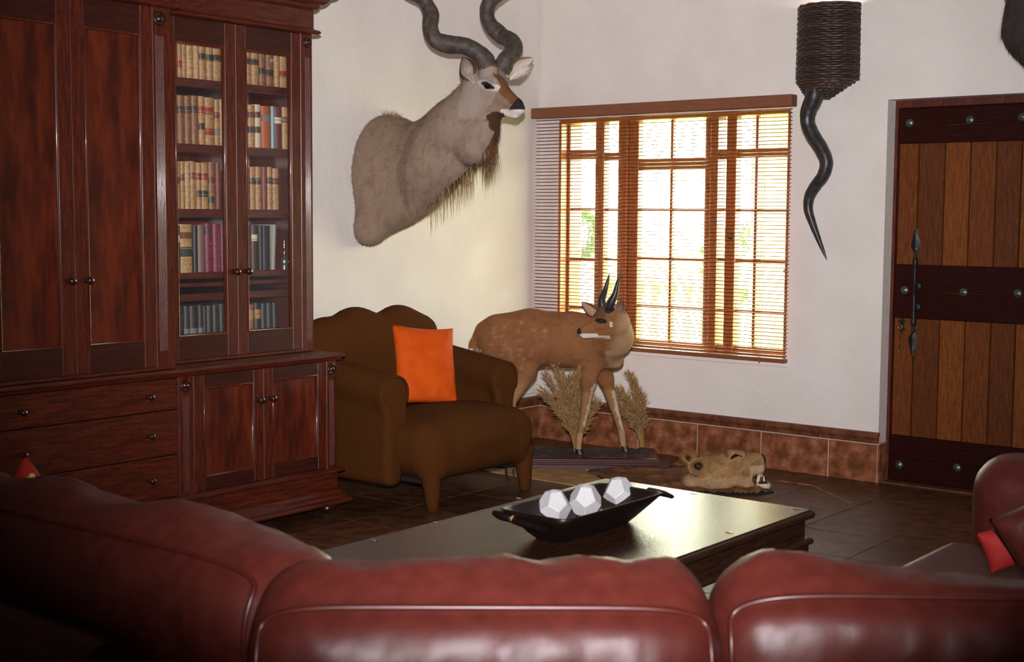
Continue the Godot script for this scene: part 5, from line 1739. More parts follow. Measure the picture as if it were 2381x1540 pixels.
# ---------------------------------------------------------------- bushbuck on its plinth
func build_bushbuck() -> void:
	var h := 0.072
	var f := (on_y(1535, 1067, h) - on_y(1250, 1063, h)).normalized()     # along the plinth, towards its right end
	f.y = 0.0
	f = f.normalized()
	var l := f.cross(Vector3.UP).normalized()
	if l.dot(cf) > 0.0: l = -l                                            # sideways, towards the room
	var c0 := on_y(1535, 1067, h)
	plinth_a = Vector3(c0.x, 0, c0.z) + l * 0.01
	plinth_b = plinth_a - f * 1.04
	# plinth
	var pl := thing("mount_plinth", "low dark wooden plinth with a moulded edge under the antelope", "plinth", Vector3(c0.x, 0, c0.z) - f * 0.5 - l * 0.2)
	var bs := Basis(f, Vector3.UP, l)
	var pw := 1.04
	var pd := 0.40
	var b := MB.new()
	var rows := []
	for q in [[0.0, 0.0], [0.004, 0.0], [0.004, 0.028], [-0.004, 0.032], [-0.004, 0.038], [0.0, 0.044], [0.0, 0.05], [-0.006, 0.053], [-0.006, 0.06], [-0.014, 0.066], [-0.02, 0.068], [-0.03, 0.068]]:
		var r := PackedVector3Array()
		for k in [[0, 0], [0, 1], [1, 1], [1, 0]]:
			var sx: float = -pw + (q[0] * -1.0 if k[0] == 0 else pw + q[0])
			var sz: float = (q[0] if k[1] == 0 else -pd - q[0])
			r.append(bs * Vector3(sx, 0, sz) + Vector3(c0.x, q[1], c0.z))
		rows.append(r)
	b.grid(rows, false, true, true, -1)
	sub(pl, b.mesh(), "moulded_base", M.plinth_wood)
	var soil := MB.new()
	var sr := []
	fn.seed = 5
	fn.frequency = 14.0
	for i in 27:
		var r := PackedVector3Array()
		for k in 13:
			var e := 1.0 if i in [0, 26] or k in [0, 12] else 0.0
			var sx := -pw + 0.03 + (pw - 0.06) * i / 26.0
			var sz := -0.03 - (pd - 0.06) * k / 12.0
			var p := bs * Vector3(sx, 0, sz) + Vector3(c0.x, 0, c0.z)
			p.y = h - 0.003 + (1.0 - e) * fn.get_noise_2d(sx, sz) * 0.008 - e * 0.006
			r.append(p)
		sr.append(r)
	soil.grid(sr)
	sub(pl, soil.mesh(), "ground_cover", M.soil)

	# the animal: sagittal plane through the middle of the plinth
	var mid := c0 - l * pd * 0.47
	var B := func(px: float, py: float, off := 0.0) -> Vector3: return on_p(px, py, mid + l * off, l)
	var bb := thing("mounted_bushbuck", "full mounted brown bushbuck looking back over its flank", "antelope", Vector3(mid.x, h, mid.z) - f * 0.45)
	var up := Vector3.UP
	var lo := 0.062
	var G := func(px: float, py: float, off: float) -> Vector3:
		var v: Vector3 = B.call(px, py, off)
		v.y = h + 0.024
		return v
	var hx: Vector3 = (B.call(1346, 772, 0.24) - B.call(1420, 742, 0.22)).normalized()
	var hl := hx.cross(up).normalized()
	var prims := [
		# trunk
		{"a": B.call(1163, 787), "b": B.call(1235, 785), "r": 0.145, "q": 0.165, "k": 0.03, "lat": l, "flat": 1.15},
		{"a": B.call(1235, 785), "b": B.call(1320, 792), "r": 0.165, "q": 0.155, "k": 0.03, "lat": l, "flat": 1.2},
		{"a": B.call(1320, 792), "b": B.call(1388, 800), "r": 0.155, "q": 0.135, "k": 0.03, "lat": l, "flat": 1.25},
		{"a": B.call(1330, 752), "b": B.call(1395, 762), "r": 0.06, "q": 0.075, "k": 0.05},
		# neck swinging round
		{"a": B.call(1395, 800), "b": B.call(1424, 785, 0.08), "r": 0.125, "q": 0.115, "k": 0.05},
		{"a": B.call(1424, 782, 0.08), "b": B.call(1432, 752, 0.19), "r": 0.112, "q": 0.082, "k": 0.05},
		{"a": B.call(1415, 815, 0.02), "b": B.call(1430, 840), "r": 0.075, "q": 0.05, "k": 0.05},
		# head
		{"a": B.call(1424, 742, 0.21), "b": B.call(1398, 747, 0.225), "r": 0.064, "q": 0.054, "k": 0.03, "lat": hl, "flat": 1.1},
		{"a": B.call(1400, 752, 0.225), "b": B.call(1350, 771, 0.24), "r": 0.046, "q": 0.021, "k": 0.03, "lat": hl, "flat": 1.1},
		{"a": B.call(1412, 772, 0.22), "b": B.call(1358, 782, 0.238), "r": 0.034, "q": 0.014, "k": 0.03, "lat": hl, "flat": 1.15},
		{"a": B.call(1402, 726, 0.215), "b": B.call(1418, 728, 0.215), "r": 0.034, "q": 0.036, "k": 0.03},
		# mouth line
		{"a": B.call(1345, 776, 0.262), "b": B.call(1368, 777, 0.262), "r": 0.005, "q": 0.004, "k": 0.005, "cut": true},
		# hind legs
		{"a": B.call(1172, 795, lo * 0.6), "b": B.call(1222, 866, lo), "r": 0.125, "q": 0.062, "k": 0.05, "lat": l, "flat": 1.5},
		{"a": B.call(1222, 866, lo), "b": B.call(1188, 935, lo), "r": 0.06, "q": 0.03, "k": 0.03},
		{"a": B.call(1188, 935, lo), "b": B.call(1196, 1012, lo), "r": 0.028, "q": 0.019, "k": 0.015},
		{"a": B.call(1196, 1012, lo), "b": G.call(1204, 1030, lo), "r": 0.021, "q": 0.018, "k": 0.01},
		{"a": B.call(1172, 795, -lo * 0.6), "b": B.call(1212, 862, -lo), "r": 0.125, "q": 0.062, "k": 0.05, "lat": l, "flat": 1.5},
		{"a": B.call(1212, 862, -lo), "b": B.call(1168, 925, -lo), "r": 0.06, "q": 0.03, "k": 0.03},
		{"a": B.call(1168, 925, -lo), "b": B.call(1166, 1000, -lo), "r": 0.028, "q": 0.019, "k": 0.015},
		{"a": B.call(1166, 1000, -lo), "b": G.call(1172, 1016, -lo), "r": 0.021, "q": 0.018, "k": 0.01},
		# fore legs: the near one straight, the far one stepping out
		{"a": B.call(1376, 825, lo * 0.7), "b": B.call(1368, 890, lo), "r": 0.082, "q": 0.042, "k": 0.05, "lat": l, "flat": 1.4},
		{"a": B.call(1368, 890, lo), "b": B.call(1360, 955, lo), "r": 0.04, "q": 0.026, "k": 0.03},
		{"a": B.call(1360, 955, lo), "b": B.call(1347, 1020, lo), "r": 0.025, "q": 0.017, "k": 0.012},
		{"a": B.call(1347, 1020, lo), "b": G.call(1345, 1034, lo), "r": 0.02, "q": 0.017, "k": 0.01},
		{"a": B.call(1388, 825, -lo * 0.7), "b": B.call(1408, 880, -lo), "r": 0.082, "q": 0.046, "k": 0.05, "lat": l, "flat": 1.4},
		{"a": B.call(1408, 880, -lo), "b": B.call(1427, 945, -lo), "r": 0.042, "q": 0.027, "k": 0.03},
		{"a": B.call(1427, 945, -lo), "b": B.call(1446, 1008, -lo), "r": 0.026, "q": 0.018, "k": 0.012},
		{"a": B.call(1446, 1008, -lo), "b": G.call(1450, 1022, -lo), "r": 0.022, "q": 0.018, "k": 0.01},
		# tail
		{"a": B.call(1122, 768), "b": B.call(1104, 800, 0.01), "r": 0.04, "q": 0.03, "k": 0.03},
		{"a": B.call(1104, 800, 0.01), "b": B.call(1084, 842, 0.01), "r": 0.03, "q": 0.012, "k": 0.02}]
	fn.seed = 31
	fn.frequency = 7.0
	var nose: Vector3 = B.call(1343, 772, 0.24)
	var eye: Vector3 = B.call(1395, 745, 0.225)
	var spots := []
	rng.seed = 61
	for k in 34: spots.append(B.call(rng.randf_range(1140, 1275), rng.randf_range(745, 865), 0.14))
	var o: Vector3 = B.call(1300, 860)
	var shins := [B.call(1420, 905, -lo + 0.01), B.call(1450, 990, -lo + 0.006), B.call(1380, 900, lo + 0.01), B.call(1362, 985, lo + 0.004)]
	var paint := func(p: Vector3, _n: Vector3) -> Color:
		var t := fn.get_noise_3dv(p) * 0.5 + 0.5
		var c := lin(128, 80, 44).lerp(lin(152, 102, 62), t)
		var x := (p - o).dot(f)
		var y := p.y - o.y
		var s := (p - mid).dot(l)
		# fine streaks in the coat
		if fn.get_noise_3d(x * 2.0, y * 6.0, s * 3.0) > 0.25: c = c.lerp(lin(116, 70, 38), 0.4)
		if s > 0.03:
			for q in spots:
				var d: Vector3 = p - q
				d -= l * d.dot(l)
				if absf(d.dot(f)) < 0.012 and absf(d.y) < 0.006 + 0.004 * t: c = c.lerp(lin(190, 146, 102), 0.28)
		var dn := (p - nose).length()
		var hd := (p - mid).dot(l) > 0.15 and y > 0.13
		if hd:
			var a := (p - nose).dot(-hx)
			var pale := smoothstep(0.2, 0.27, a + 0.5 * (eye.y - p.y))
			c = c.lerp(lin(184, 150, 108).lerp(lin(160, 126, 88), t), pale)
			# dark blaze from the horns to the eye, white lips and cheek spots
			var el := Vector2((p - eye).dot(hx) / 0.03, ((p - eye).y) / 0.016).length()
			if el < 1.0: c = lin(30, 22, 18)
			if p.y > eye.y + 0.018 and absf(a - 0.135 - (p.y - eye.y) * 0.4) < 0.03: c = c.lerp(lin(62, 44, 32), 0.6)
			if dn < 0.028 and p.y > nose.y - 0.012: c = lin(34, 26, 24)
			elif a < 0.10 and p.y < nose.y - 0.006 and p.y > nose.y - 0.04: c = lin(224, 210, 196)
			elif a < 0.16 and p.y < nose.y - 0.02 and p.y > nose.y - 0.042: c = lin(214, 196, 176)
			for w in [Vector2(0.185, -0.028), Vector2(0.19, -0.012)]:
				if Vector2(a - w.x, p.y - eye.y - w.y).length() < 0.0075: c = lin(220, 204, 186)
		else:
			c = c.lerp(lin(180, 144, 102), 0.85 if x + fn.get_noise_3dv(p * 2.0) * 0.06 > 0.27 and y > 0.02 and s > 0.03 else 0.0)
		# pale stockings and dark fetlocks
		if y < -0.02:
			if x > 0.0:
				if y < -0.12: c = lin(150, 108, 70)
				# white streak down each shin, broken at the edges
				var w0: Vector3 = Geometry3D.get_closest_point_to_segment(p, shins[0], shins[1])
				var w1: Vector3 = Geometry3D.get_closest_point_to_segment(p, shins[2], shins[3])
				if minf(w0.distance_to(p), w1.distance_to(p)) + fn.get_noise_3dv(p * 4.0) * 0.006 < 0.02: c = lin(206, 180, 146)
				if y < -0.36: c = lin(170, 132, 96)
			else: c = c.lerp(lin(178, 136, 92), clampf(-y / 0.2, 0.0, 0.6))
		if x < -0.455 and y > -0.02 and y < 0.12 and fn.get_noise_3dv(p * 3.0) > -0.1: c = lin(226, 210, 190)
		return c
	var hb := AABB(B.call(1334, 792, 0.2), Vector3.ZERO).expand(B.call(1440, 705, 0.28)).expand(B.call(1400, 745, 0.30)).expand(B.call(1400, 745, 0.17)).expand(B.call(1334, 745, 0.30)).expand(B.call(1440, 745, 0.17))
	var body := implicit(prims, 0.0115, paint, AABB(), hb.grow(-0.032))
	implicit(prims, 0.005, paint, hb, AABB(), body)
	sub(bb, body, "body", M.fur)
	var ch := sub(bb, coat(body, 26000, 0.015, 0.0014, func(p: Vector3, n: Vector3) -> Vector3:
		if (p - mid).dot(l) > 0.16: return hx * -1.0
		return -f * 0.8 + Vector3.DOWN * 0.6, 0.22, 7), "coat_hair", M.hair)
	ch.set_meta("kind", "stuff")
	# horns, ears, eyes, nose, hooves
	var bk: Material = M.black_horn
	sub(bb, twisted(smooth_path([B.call(1404, 724, 0.20), B.call(1399, 700, 0.19), B.call(1407, 676, 0.18), B.call(1413, 655, 0.18), B.call(1417, 636, 0.18)], 6), smooth_num([0.026, 0.025, 0.016, 0.009, 0.002], 6), 0.8), "horn", bk)
	sub(bb, twisted(smooth_path([B.call(1414, 726, 0.235), B.call(1420, 706, 0.25), B.call(1430, 684, 0.26), B.call(1437, 656, 0.26), B.call(1446, 626, 0.26)], 6), smooth_num([0.028, 0.026, 0.018, 0.010, 0.002], 6), 0.8), "horn", bk)
	sub(bb, ear(B.call(1392, 736, 0.18), B.call(1352, 702, 0.12), (l + f * 0.3 + up * 0.3).normalized(), 0.036, lin(132, 84, 48), lin(176, 142, 118), lin(110, 74, 48)), "ear", M.hair)
	sub(bb, ear(B.call(1434, 738, 0.25), B.call(1446, 699, 0.30), (l + f * -0.2).normalized(), 0.036, lin(132, 84, 48), lin(140, 108, 90), lin(178, 146, 122)), "ear", M.hair)
	var e := MB.new()
	e.lathe([[0.0005, 0.014], [0.009, 0.0125], [0.015, 0.007], [0.018, 0.0], [0.018, -0.006]], B.call(1395, 745, 0.260), (l + hx * 0.25 + up * 0.1).normalized(), 14)
	e.lathe([[0.0005, 0.014], [0.007, 0.0125], [0.012, 0.007], [0.014, 0.0], [0.014, -0.006]], B.call(1395, 745, 0.178), (-l + hx * 0.25 + up * 0.1).normalized(), 14)
	sub(bb, e.mesh(), "eyes", M.eye)
	for q in [[1204, 1030, lo], [1172, 1016, -lo], [1345, 1036, lo], [1452, 1024, -lo]]:
		var p: Vector3 = B.call(q[0], q[1], q[2])
		for s in [-1.0, 1.0]:
			var r := []
			for k in [[0.018, 0.03], [0.02, 0.012], [0.022, 0.0]]:
				var row := PackedVector3Array()
				for a in 10:
					var an := TAU * a / 10
					row.append(Vector3(p.x, h - 0.001 + k[1], p.z) + f * (cos(an) * k[0] * 1.15 + 0.012 * (0.03 - k[1]) / 0.03) + l * (sin(an) * k[0] * 0.52 + s * 0.009))
				r.append(row)
			var hm := MB.new()
			hm.grid(r, false, true, true)
			sub(bb, hm.mesh(), "hoof", M.hoof)
	# dry grass bunches planted in the plinth
	grass(on_y(1341, 1050, h), [[1262, 905], [1268, 870], [1290, 850], [1300, 868], [1318, 880], [1330, 870], [1345, 852], [1352, 875], [1372, 915], [1392, 935], [1256, 915], [1310, 905], [1335, 900], [1360, 880]], l, 17, "thick fan of dried grass planted by the bushbuck's near forefoot")
	grass(on_y(1493, 1040, h), [[1462, 870], [1470, 885], [1478, 905], [1490, 925], [1440, 905], [1436, 920], [1456, 930], [1484, 950], [1430, 935]], l, 18, "thin bunch of dried grass at the chest end of the plinth")
func grass(root: Vector3, tips: Array, l: Vector3, sd: int, label: String) -> void:
	var g := thing("dried_grass", label, "dried grass", root, "dried grass on the plinth")
	rng.seed = sd
	for i in tips.size():
		var st := MB.new()
		for rep in 3:
			var tip := on_p(tips[i][0] + rng.randf_range(-8, 8), tips[i][1] + rng.randf_range(-6, 10), root + l * rng.randf_range(0.03, 0.12), l) - root
			var base := Vector3(rng.randf_range(-0.012, 0.012), 0, rng.randf_range(-0.012, 0.012))
			var bend := Vector3(tip.x, 0, tip.z) * -0.15
			var path := []
			for k in 9:
				var t := k / 8.0
				path.append(base.lerp(tip, t) + bend * sin(PI * t) + Vector3.UP * 0.015 * sin(PI * t))
			st.col = lin(160, 122, 72) * rng.randf_range(0.75, 1.2)
			st.tube(path, [0.0022, 0.002, 0.002, 0.0018, 0.0018, 0.0015, 0.0012, 0.001, 0.0005], 5)
			# seed hairs along the upper stalk
			for k in 150:
				var t := rng.randf_range(0.3, 1.0)
				var p: Vector3 = path[int(t * 7.99)].lerp(path[mini(int(t * 7.99) + 1, 8)], fmod(t * 7.99, 1.0))
				var d := (tip.normalized() + Vector3(rng.randfn(), rng.randfn() * 0.6, rng.randfn()) * 0.42).normalized()
				var L := rng.randf_range(0.03, 0.1) * (1.2 - t * 0.5)
				var sdv := d.cross(Vector3(rng.randfn(), rng.randfn(), rng.randfn())).normalized() * 0.0021
				st.col = lin(178, 138, 88) * rng.randf_range(0.6, 1.3)
				var q := p + d * L * 0.6
				var e := p + d * L + Vector3.DOWN * L * 0.18
				st.tri(p - sdv, p + sdv, q, 0); st.tri(q - sdv * 0.6, q + sdv * 0.6, e, 0); st.tri(p + sdv, q - sdv, q + sdv, 0)
		put(st.mesh(), "grass_stalk", M.straw, g)

# ---------------------------------------------------------------- lion skin with its head
func build_lion() -> void:
	var n := -cf
	n.y = 0.0
	n = n.normalized()
	var at := on_y(1700, 1144, 0.0)
	var N := func(px: float, py: float, off := 0.0) -> Vector3: return on_p(px, py, at + n * (off - 0.11), n)
	var d := Vector3.UP.cross(n)
	if d.dot(cr) < 0.0: d = -d
	var li := thing("lion_skin_rug", "tawny lion skin rug with a snarling mounted head", "rug", Vector3(at.x, 0, at.z))
	var prims := [
		{"a": N.call(1668, 1100), "b": N.call(1712, 1086), "r": 0.100, "q": 0.092, "k": 0.03},
		{"a": N.call(1712, 1083), "b": N.call(1757, 1077), "r": 0.078, "q": 0.05, "k": 0.04, "lat": n, "flat": 0.9},
		{"a": N.call(1752, 1068), "b": N.call(1768, 1067), "r": 0.03, "q": 0.026, "k": 0.02, "lat": n, "flat": 0.8},
		{"a": N.call(1752, 1086, 0.035), "b": N.call(1764, 1090, 0.032), "r": 0.036, "q": 0.03, "k": 0.02},
		{"a": N.call(1752, 1086, -0.035), "b": N.call(1764, 1090, -0.032), "r": 0.036, "q": 0.03, "k": 0.02},
		{"a": N.call(1680, 1120, 0.03), "b": N.call(1735, 1124, 0.03), "r": 0.06, "q": 0.042, "k": 0.04},
		{"a": N.call(1680, 1120, -0.03), "b": N.call(1735, 1124, -0.03), "r": 0.06, "q": 0.042, "k": 0.04},
		{"a": N.call(1740, 1130), "b": N.call(1778, 1127), "r": 0.036, "q": 0.032, "k": 0.03, "lat": n, "flat": 0.8},
		{"a": N.call(1640, 1108), "b": N.call(1612, 1122), "r": 0.095, "q": 0.06, "k": 0.05, "lat": n, "flat": 0.8},
		# brow ridge and cheek fold
		{"a": N.call(1700, 1055, 0.06), "b": N.call(1726, 1056, 0.06), "r": 0.022, "q": 0.018, "k": 0.02},
		{"a": N.call(1700, 1055, -0.06), "b": N.call(1726, 1056, -0.06), "r": 0.022, "q": 0.018, "k": 0.02},
		# open mouth and eye sockets
		{"a": N.call(1738, 1112), "b": N.call(1800, 1105), "r": 0.016, "q": 0.042, "k": 0.01, "cut": true, "lat": n, "flat": 0.4},
		{"c": N.call(1716, 1063, 0.10), "h": Vector3(0.022, 0.010, 0.022), "k": 0.012, "cut": true},
		{"c": Vector3(at.x, -0.5, at.z), "h": Vector3(2, 0.504, 2), "r": 0.001, "k": 0.002, "cut": true}]
	fn.seed = 44
	fn.frequency = 8.0
	var mouth: Vector3 = N.call(1765, 1112)
	var nose: Vector3 = N.call(1775, 1068)
	var head := implicit(prims, 0.0066, func(p: Vector3, nn: Vector3) -> Color:
		var t := fn.get_noise_3dv(p) * 0.5 + 0.5
		var c := lin(146, 110, 68).lerp(lin(176, 138, 92), t)
		var x := (p - mouth).dot(d)
		if fn.get_noise_3dv(p * 2.2 + Vector3.ONE) > 0.12: c = c.lerp(lin(112, 80, 48), 0.4)
		if p.y + fn.get_noise_3dv(p * 3.0) * 0.03 < 0.08: c = c.lerp(lin(190, 156, 118), 0.6)
		if x > -0.02 and p.y < 0.06: c = lin(214, 194, 168)
		if x > -0.06 and p.y < nose.y - 0.02 and p.y > mouth.y + 0.012: c = c.lerp(lin(206, 178, 140), 0.7)
		if (p - nose).length() < 0.036 and p.y > nose.y - 0.022: c = lin(34, 24, 20)
		# inside of the mouth
		if absf((p - mouth).dot(n)) < 0.055 and p.y < mouth.y + 0.03 and p.y > mouth.y - 0.026 and x > -0.06 and (nn.y > 0.6 or nn.y < -0.6 or nn.dot(d) > 0.6) and x < 0.045: c = lin(52, 28, 24)
		return c)
	sub(li, head, "head", M.fur)
	sub(li, coat(head, 24000, 0.024, 0.0016, func(p: Vector3, nn: Vector3) -> Vector3:
		return Vector3.ZERO if (p - mouth).length() < 0.05 or (p - nose).length() < 0.035 else -d + Vector3.DOWN * 0.4, 0.38, 9), "coat_hair", M.hair).set_meta("kind", "stuff")
	# round ears and narrowed eyes
	for q in [[N.call(1627, 1085, 0.115), (n + d * 0.25 + Vector3.UP * 0.1).normalized(), 0.058, 0.046, lin(84, 62, 44), lin(160, 120, 74)], [N.call(1608, 1064, -0.1), (n * 0.5 + d * 0.4 + Vector3.UP * 0.5).normalized(), 0.05, 0.04, lin(96, 70, 46), lin(148, 112, 70)]]:
		var em := bowl_ear(q[0], q[1], q[2], q[3], q[4], q[5])
		var eo := sub(li, em, "ear", M.hair)
		var ec: Vector3 = q[0]
		put(coat(em, 1500, 0.022, 0.0016, func(p: Vector3, _n: Vector3) -> Vector3: return (p - ec) + d * -0.02, 0.35, 12), "ear_hair", M.hair, eo).set_meta("kind", "stuff")
	for s in [1.0, -1.0]:
		sub(li, tube_mesh(smooth_path([N.call(1699, 1068, 0.082 * s), N.call(1708, 1060, 0.09 * s), N.call(1720, 1060, 0.086 * s), N.call(1727, 1063, 0.074 * s)], 4), [0.003, 0.005, 0.007, 0.008, 0.008, 0.007, 0.005, 0.003], 7), "eye", M.eye)
		sub(li, tube_mesh(smooth_path([N.call(1696, 1064, 0.082 * s), N.call(1706, 1053, 0.09 * s), N.call(1720, 1052, 0.084 * s), N.call(1732, 1057, 0.066 * s)], 4), [0.003, 0.007, 0.009, 0.009, 0.008, 0.004], 7), "brow_fold", M.tawny)
	# teeth, tongue, whisker folds
	for q in [[1766, 1096, 1765, 1120, 0.03, 0.0085], [1772, 1095, 1770, 1110, -0.026, 0.0085], [1761, 1126, 1762, 1106, 0.028, 0.007], [1777, 1124, 1775, 1106, -0.02, 0.007]]:
		var a: Vector3 = N.call(q[0], q[1], q[4])
		var z: Vector3 = N.call(q[2], q[3], q[4])
		sub(li, tube_mesh([a, a.lerp(z, 0.4), a.lerp(z, 0.8), z], [q[5], q[5] * 0.85, q[5] * 0.45, 0.001], 9), "tooth", M.tooth)
	sub(li, implicit([{"a": N.call(1742, 1116), "b": N.call(1768, 1117), "r": 0.02, "q": 0.014, "k": 0.01, "lat": n, "flat": 0.6}], 0.008, white), "tongue", M.tongue)
	for k in 4:
		sub(li, tube_mesh(smooth_path([N.call(1737 - k * 3, 1104 + k * 2 - 6, 0.072), N.call(1748, 1092 - k * 4, 0.078), N.call(1768, 1080 - k * 4, 0.062)], 4), [0.0012, 0.0024, 0.0012], 5), "whisker_fold", M.hair_dark)
	# the flat skin: fur side up, black felt showing round the edge
	var poly := PackedVector2Array()
	for q in [[1796, 1141], [1760, 1148], [1700, 1149], [1650, 1143], [1600, 1143], [1540, 1138], [1480, 1128], [1440, 1120], [1410, 1112], [1360, 1100], [1376, 1091], [1430, 1090], [1480, 1090], [1536, 1092], [1558, 1086], [1562, 1074], [1590, 1064], [1625, 1066], [1660, 1090], [1740, 1120]]:
		var w := on_y(q[0], q[1], 0.01)
		poly.append(Vector2(w.x, w.z))
	sub(li, flat_skin(poly, 0.008, 0.02, 3), "skin", M.fur)
	var sk := flat_skin(poly, 0.012, 0.02, 3)
	sub(li, coat(sk, 9000, 0.024, 0.002, func(_p: Vector3, nn: Vector3) -> Vector3: return -d + n * 0.3 if nn.y > 0.3 else Vector3.ZERO, 0.3, 19), "skin_hair", M.hair).set_meta("kind", "stuff")
	var felt := MB.new()
	var fp := PackedVector3Array()
	for q in Geometry2D.offset_polygon(poly, 0.009)[0]: fp.append(Vector3(q.x, 0.0005, q.y))
	felt.prism(fp, Vector3(0, 0.005, 0))
	sub(li, felt.mesh(), "felt_backing", M.felt)
func bowl_ear(c: Vector3, ax: Vector3, rx: float, ry: float, inside: Color, rim: Color) -> ArrayMesh:
	var u := ax.cross(Vector3.UP).normalized()
	var w := u.cross(ax)
	var b := MB.new()
	var prof := [[0.0, -0.022, 0], [0.3, -0.021, 0], [0.5, -0.015, 1], [0.75, -0.006, 1], [0.95, 0.001, 2], [1.06, -0.006, 2], [1.05, -0.02, 2], [0.7, -0.04, 2], [0.0, -0.05, 2]]
	var rows := []
	for p in prof:
		var r := PackedVector3Array()
		for k in 24:
			var t := TAU * k / 24
			r.append(c + (u * cos(t) * rx + w * sin(t) * ry) * p[0] * (1.0 + 0.06 * sin(t * 3.0 + 1.0) + 0.03 * sin(t * 7.0)) + ax * p[1])
		rows.append(r)
	for i in prof.size() - 1:
		b.col = inside if prof[i][2] == 0 else (inside.lerp(rim, 0.6) if prof[i][2] == 1 else rim)
		for k in 24:
			var k2 := (k + 1) % 24
			var out: Vector3 = ax if i < 4 else ax * -0.3 + (rows[i][k] - c).normalized()
			b.quad(rows[i][k], rows[i][k2], rows[i + 1][k2], rows[i + 1][k], out, 0)
	return b.mesh()
# thin sheet that fills an outline on the floor, gently uneven
func flat_skin(poly: PackedVector2Array, thick: float, cell: float, sd: int) -> ArrayMesh:
	fn.seed = sd
	fn.frequency = 5.0
	var lo := poly[0]
	var hi := poly[0]
	for p in poly: lo = lo.min(p); hi = hi.max(p)
	var nx := int((hi.x - lo.x) / cell) + 2
	var nz := int((hi.y - lo.y) / cell) + 2
	var vs := PackedVector3Array(); var cs := PackedColorArray(); var ix := PackedInt32Array()
	var id := {}
	for i in nx:
		for k in nz:
			var p := lo + Vector2(i, k) * cell
			if not Geometry2D.is_point_in_polygon(p, poly): continue
			var near := 1.0
			for e in poly.size():
				near = minf(near, Geometry2D.get_closest_point_to_segment(p, poly[e], poly[(e + 1) % poly.size()]).distance_to(p))
			var s := clampf(near / 0.04, 0.0, 1.0)
			var t := fn.get_noise_2dv(p)
			id[Vector2i(i, k)] = vs.size()
			vs.append(Vector3(p.x, 0.0062 + thick * s + maxf(t, 0.0) * 0.03 * s, p.y))
			cs.append(lin(112, 72, 40).lerp(lin(150, 104, 62), t * 0.5 + 0.5).lerp(lin(92, 56, 32), 0.5 if fn.get_noise_2dv(p * 2.3) > 0.2 else 0.0))
	for q in id:
		var a = id[q]
		var b = id.get(q + Vector2i(1, 0)); var c = id.get(q + Vector2i(1, 1)); var e = id.get(q + Vector2i(0, 1))
		if b != null and c != null and e != null:
			for m in [a, b, c, a, c, e]: ix.append(m)
	var ns := PackedVector3Array()
	ns.resize(vs.size())
	for t in range(0, ix.size(), 3):
		var m := (vs[ix[t]] - vs[ix[t + 2]]).cross(vs[ix[t]] - vs[ix[t + 1]])
		if m.y < 0: m = -m
		for k in 3: ns[ix[t + k]] += m
	for k in ns.size(): ns[k] = ns[k].normalized() if ns[k] != Vector3.ZERO else Vector3.UP
	var arr := []
	arr.resize(Mesh.ARRAY_MAX)
	arr[Mesh.ARRAY_VERTEX] = vs; arr[Mesh.ARRAY_NORMAL] = ns; arr[Mesh.ARRAY_COLOR] = cs; arr[Mesh.ARRAY_INDEX] = ix
	var m := ArrayMesh.new()
	m.add_surface_from_arrays(Mesh.PRIMITIVE_TRIANGLES, arr)
	return m

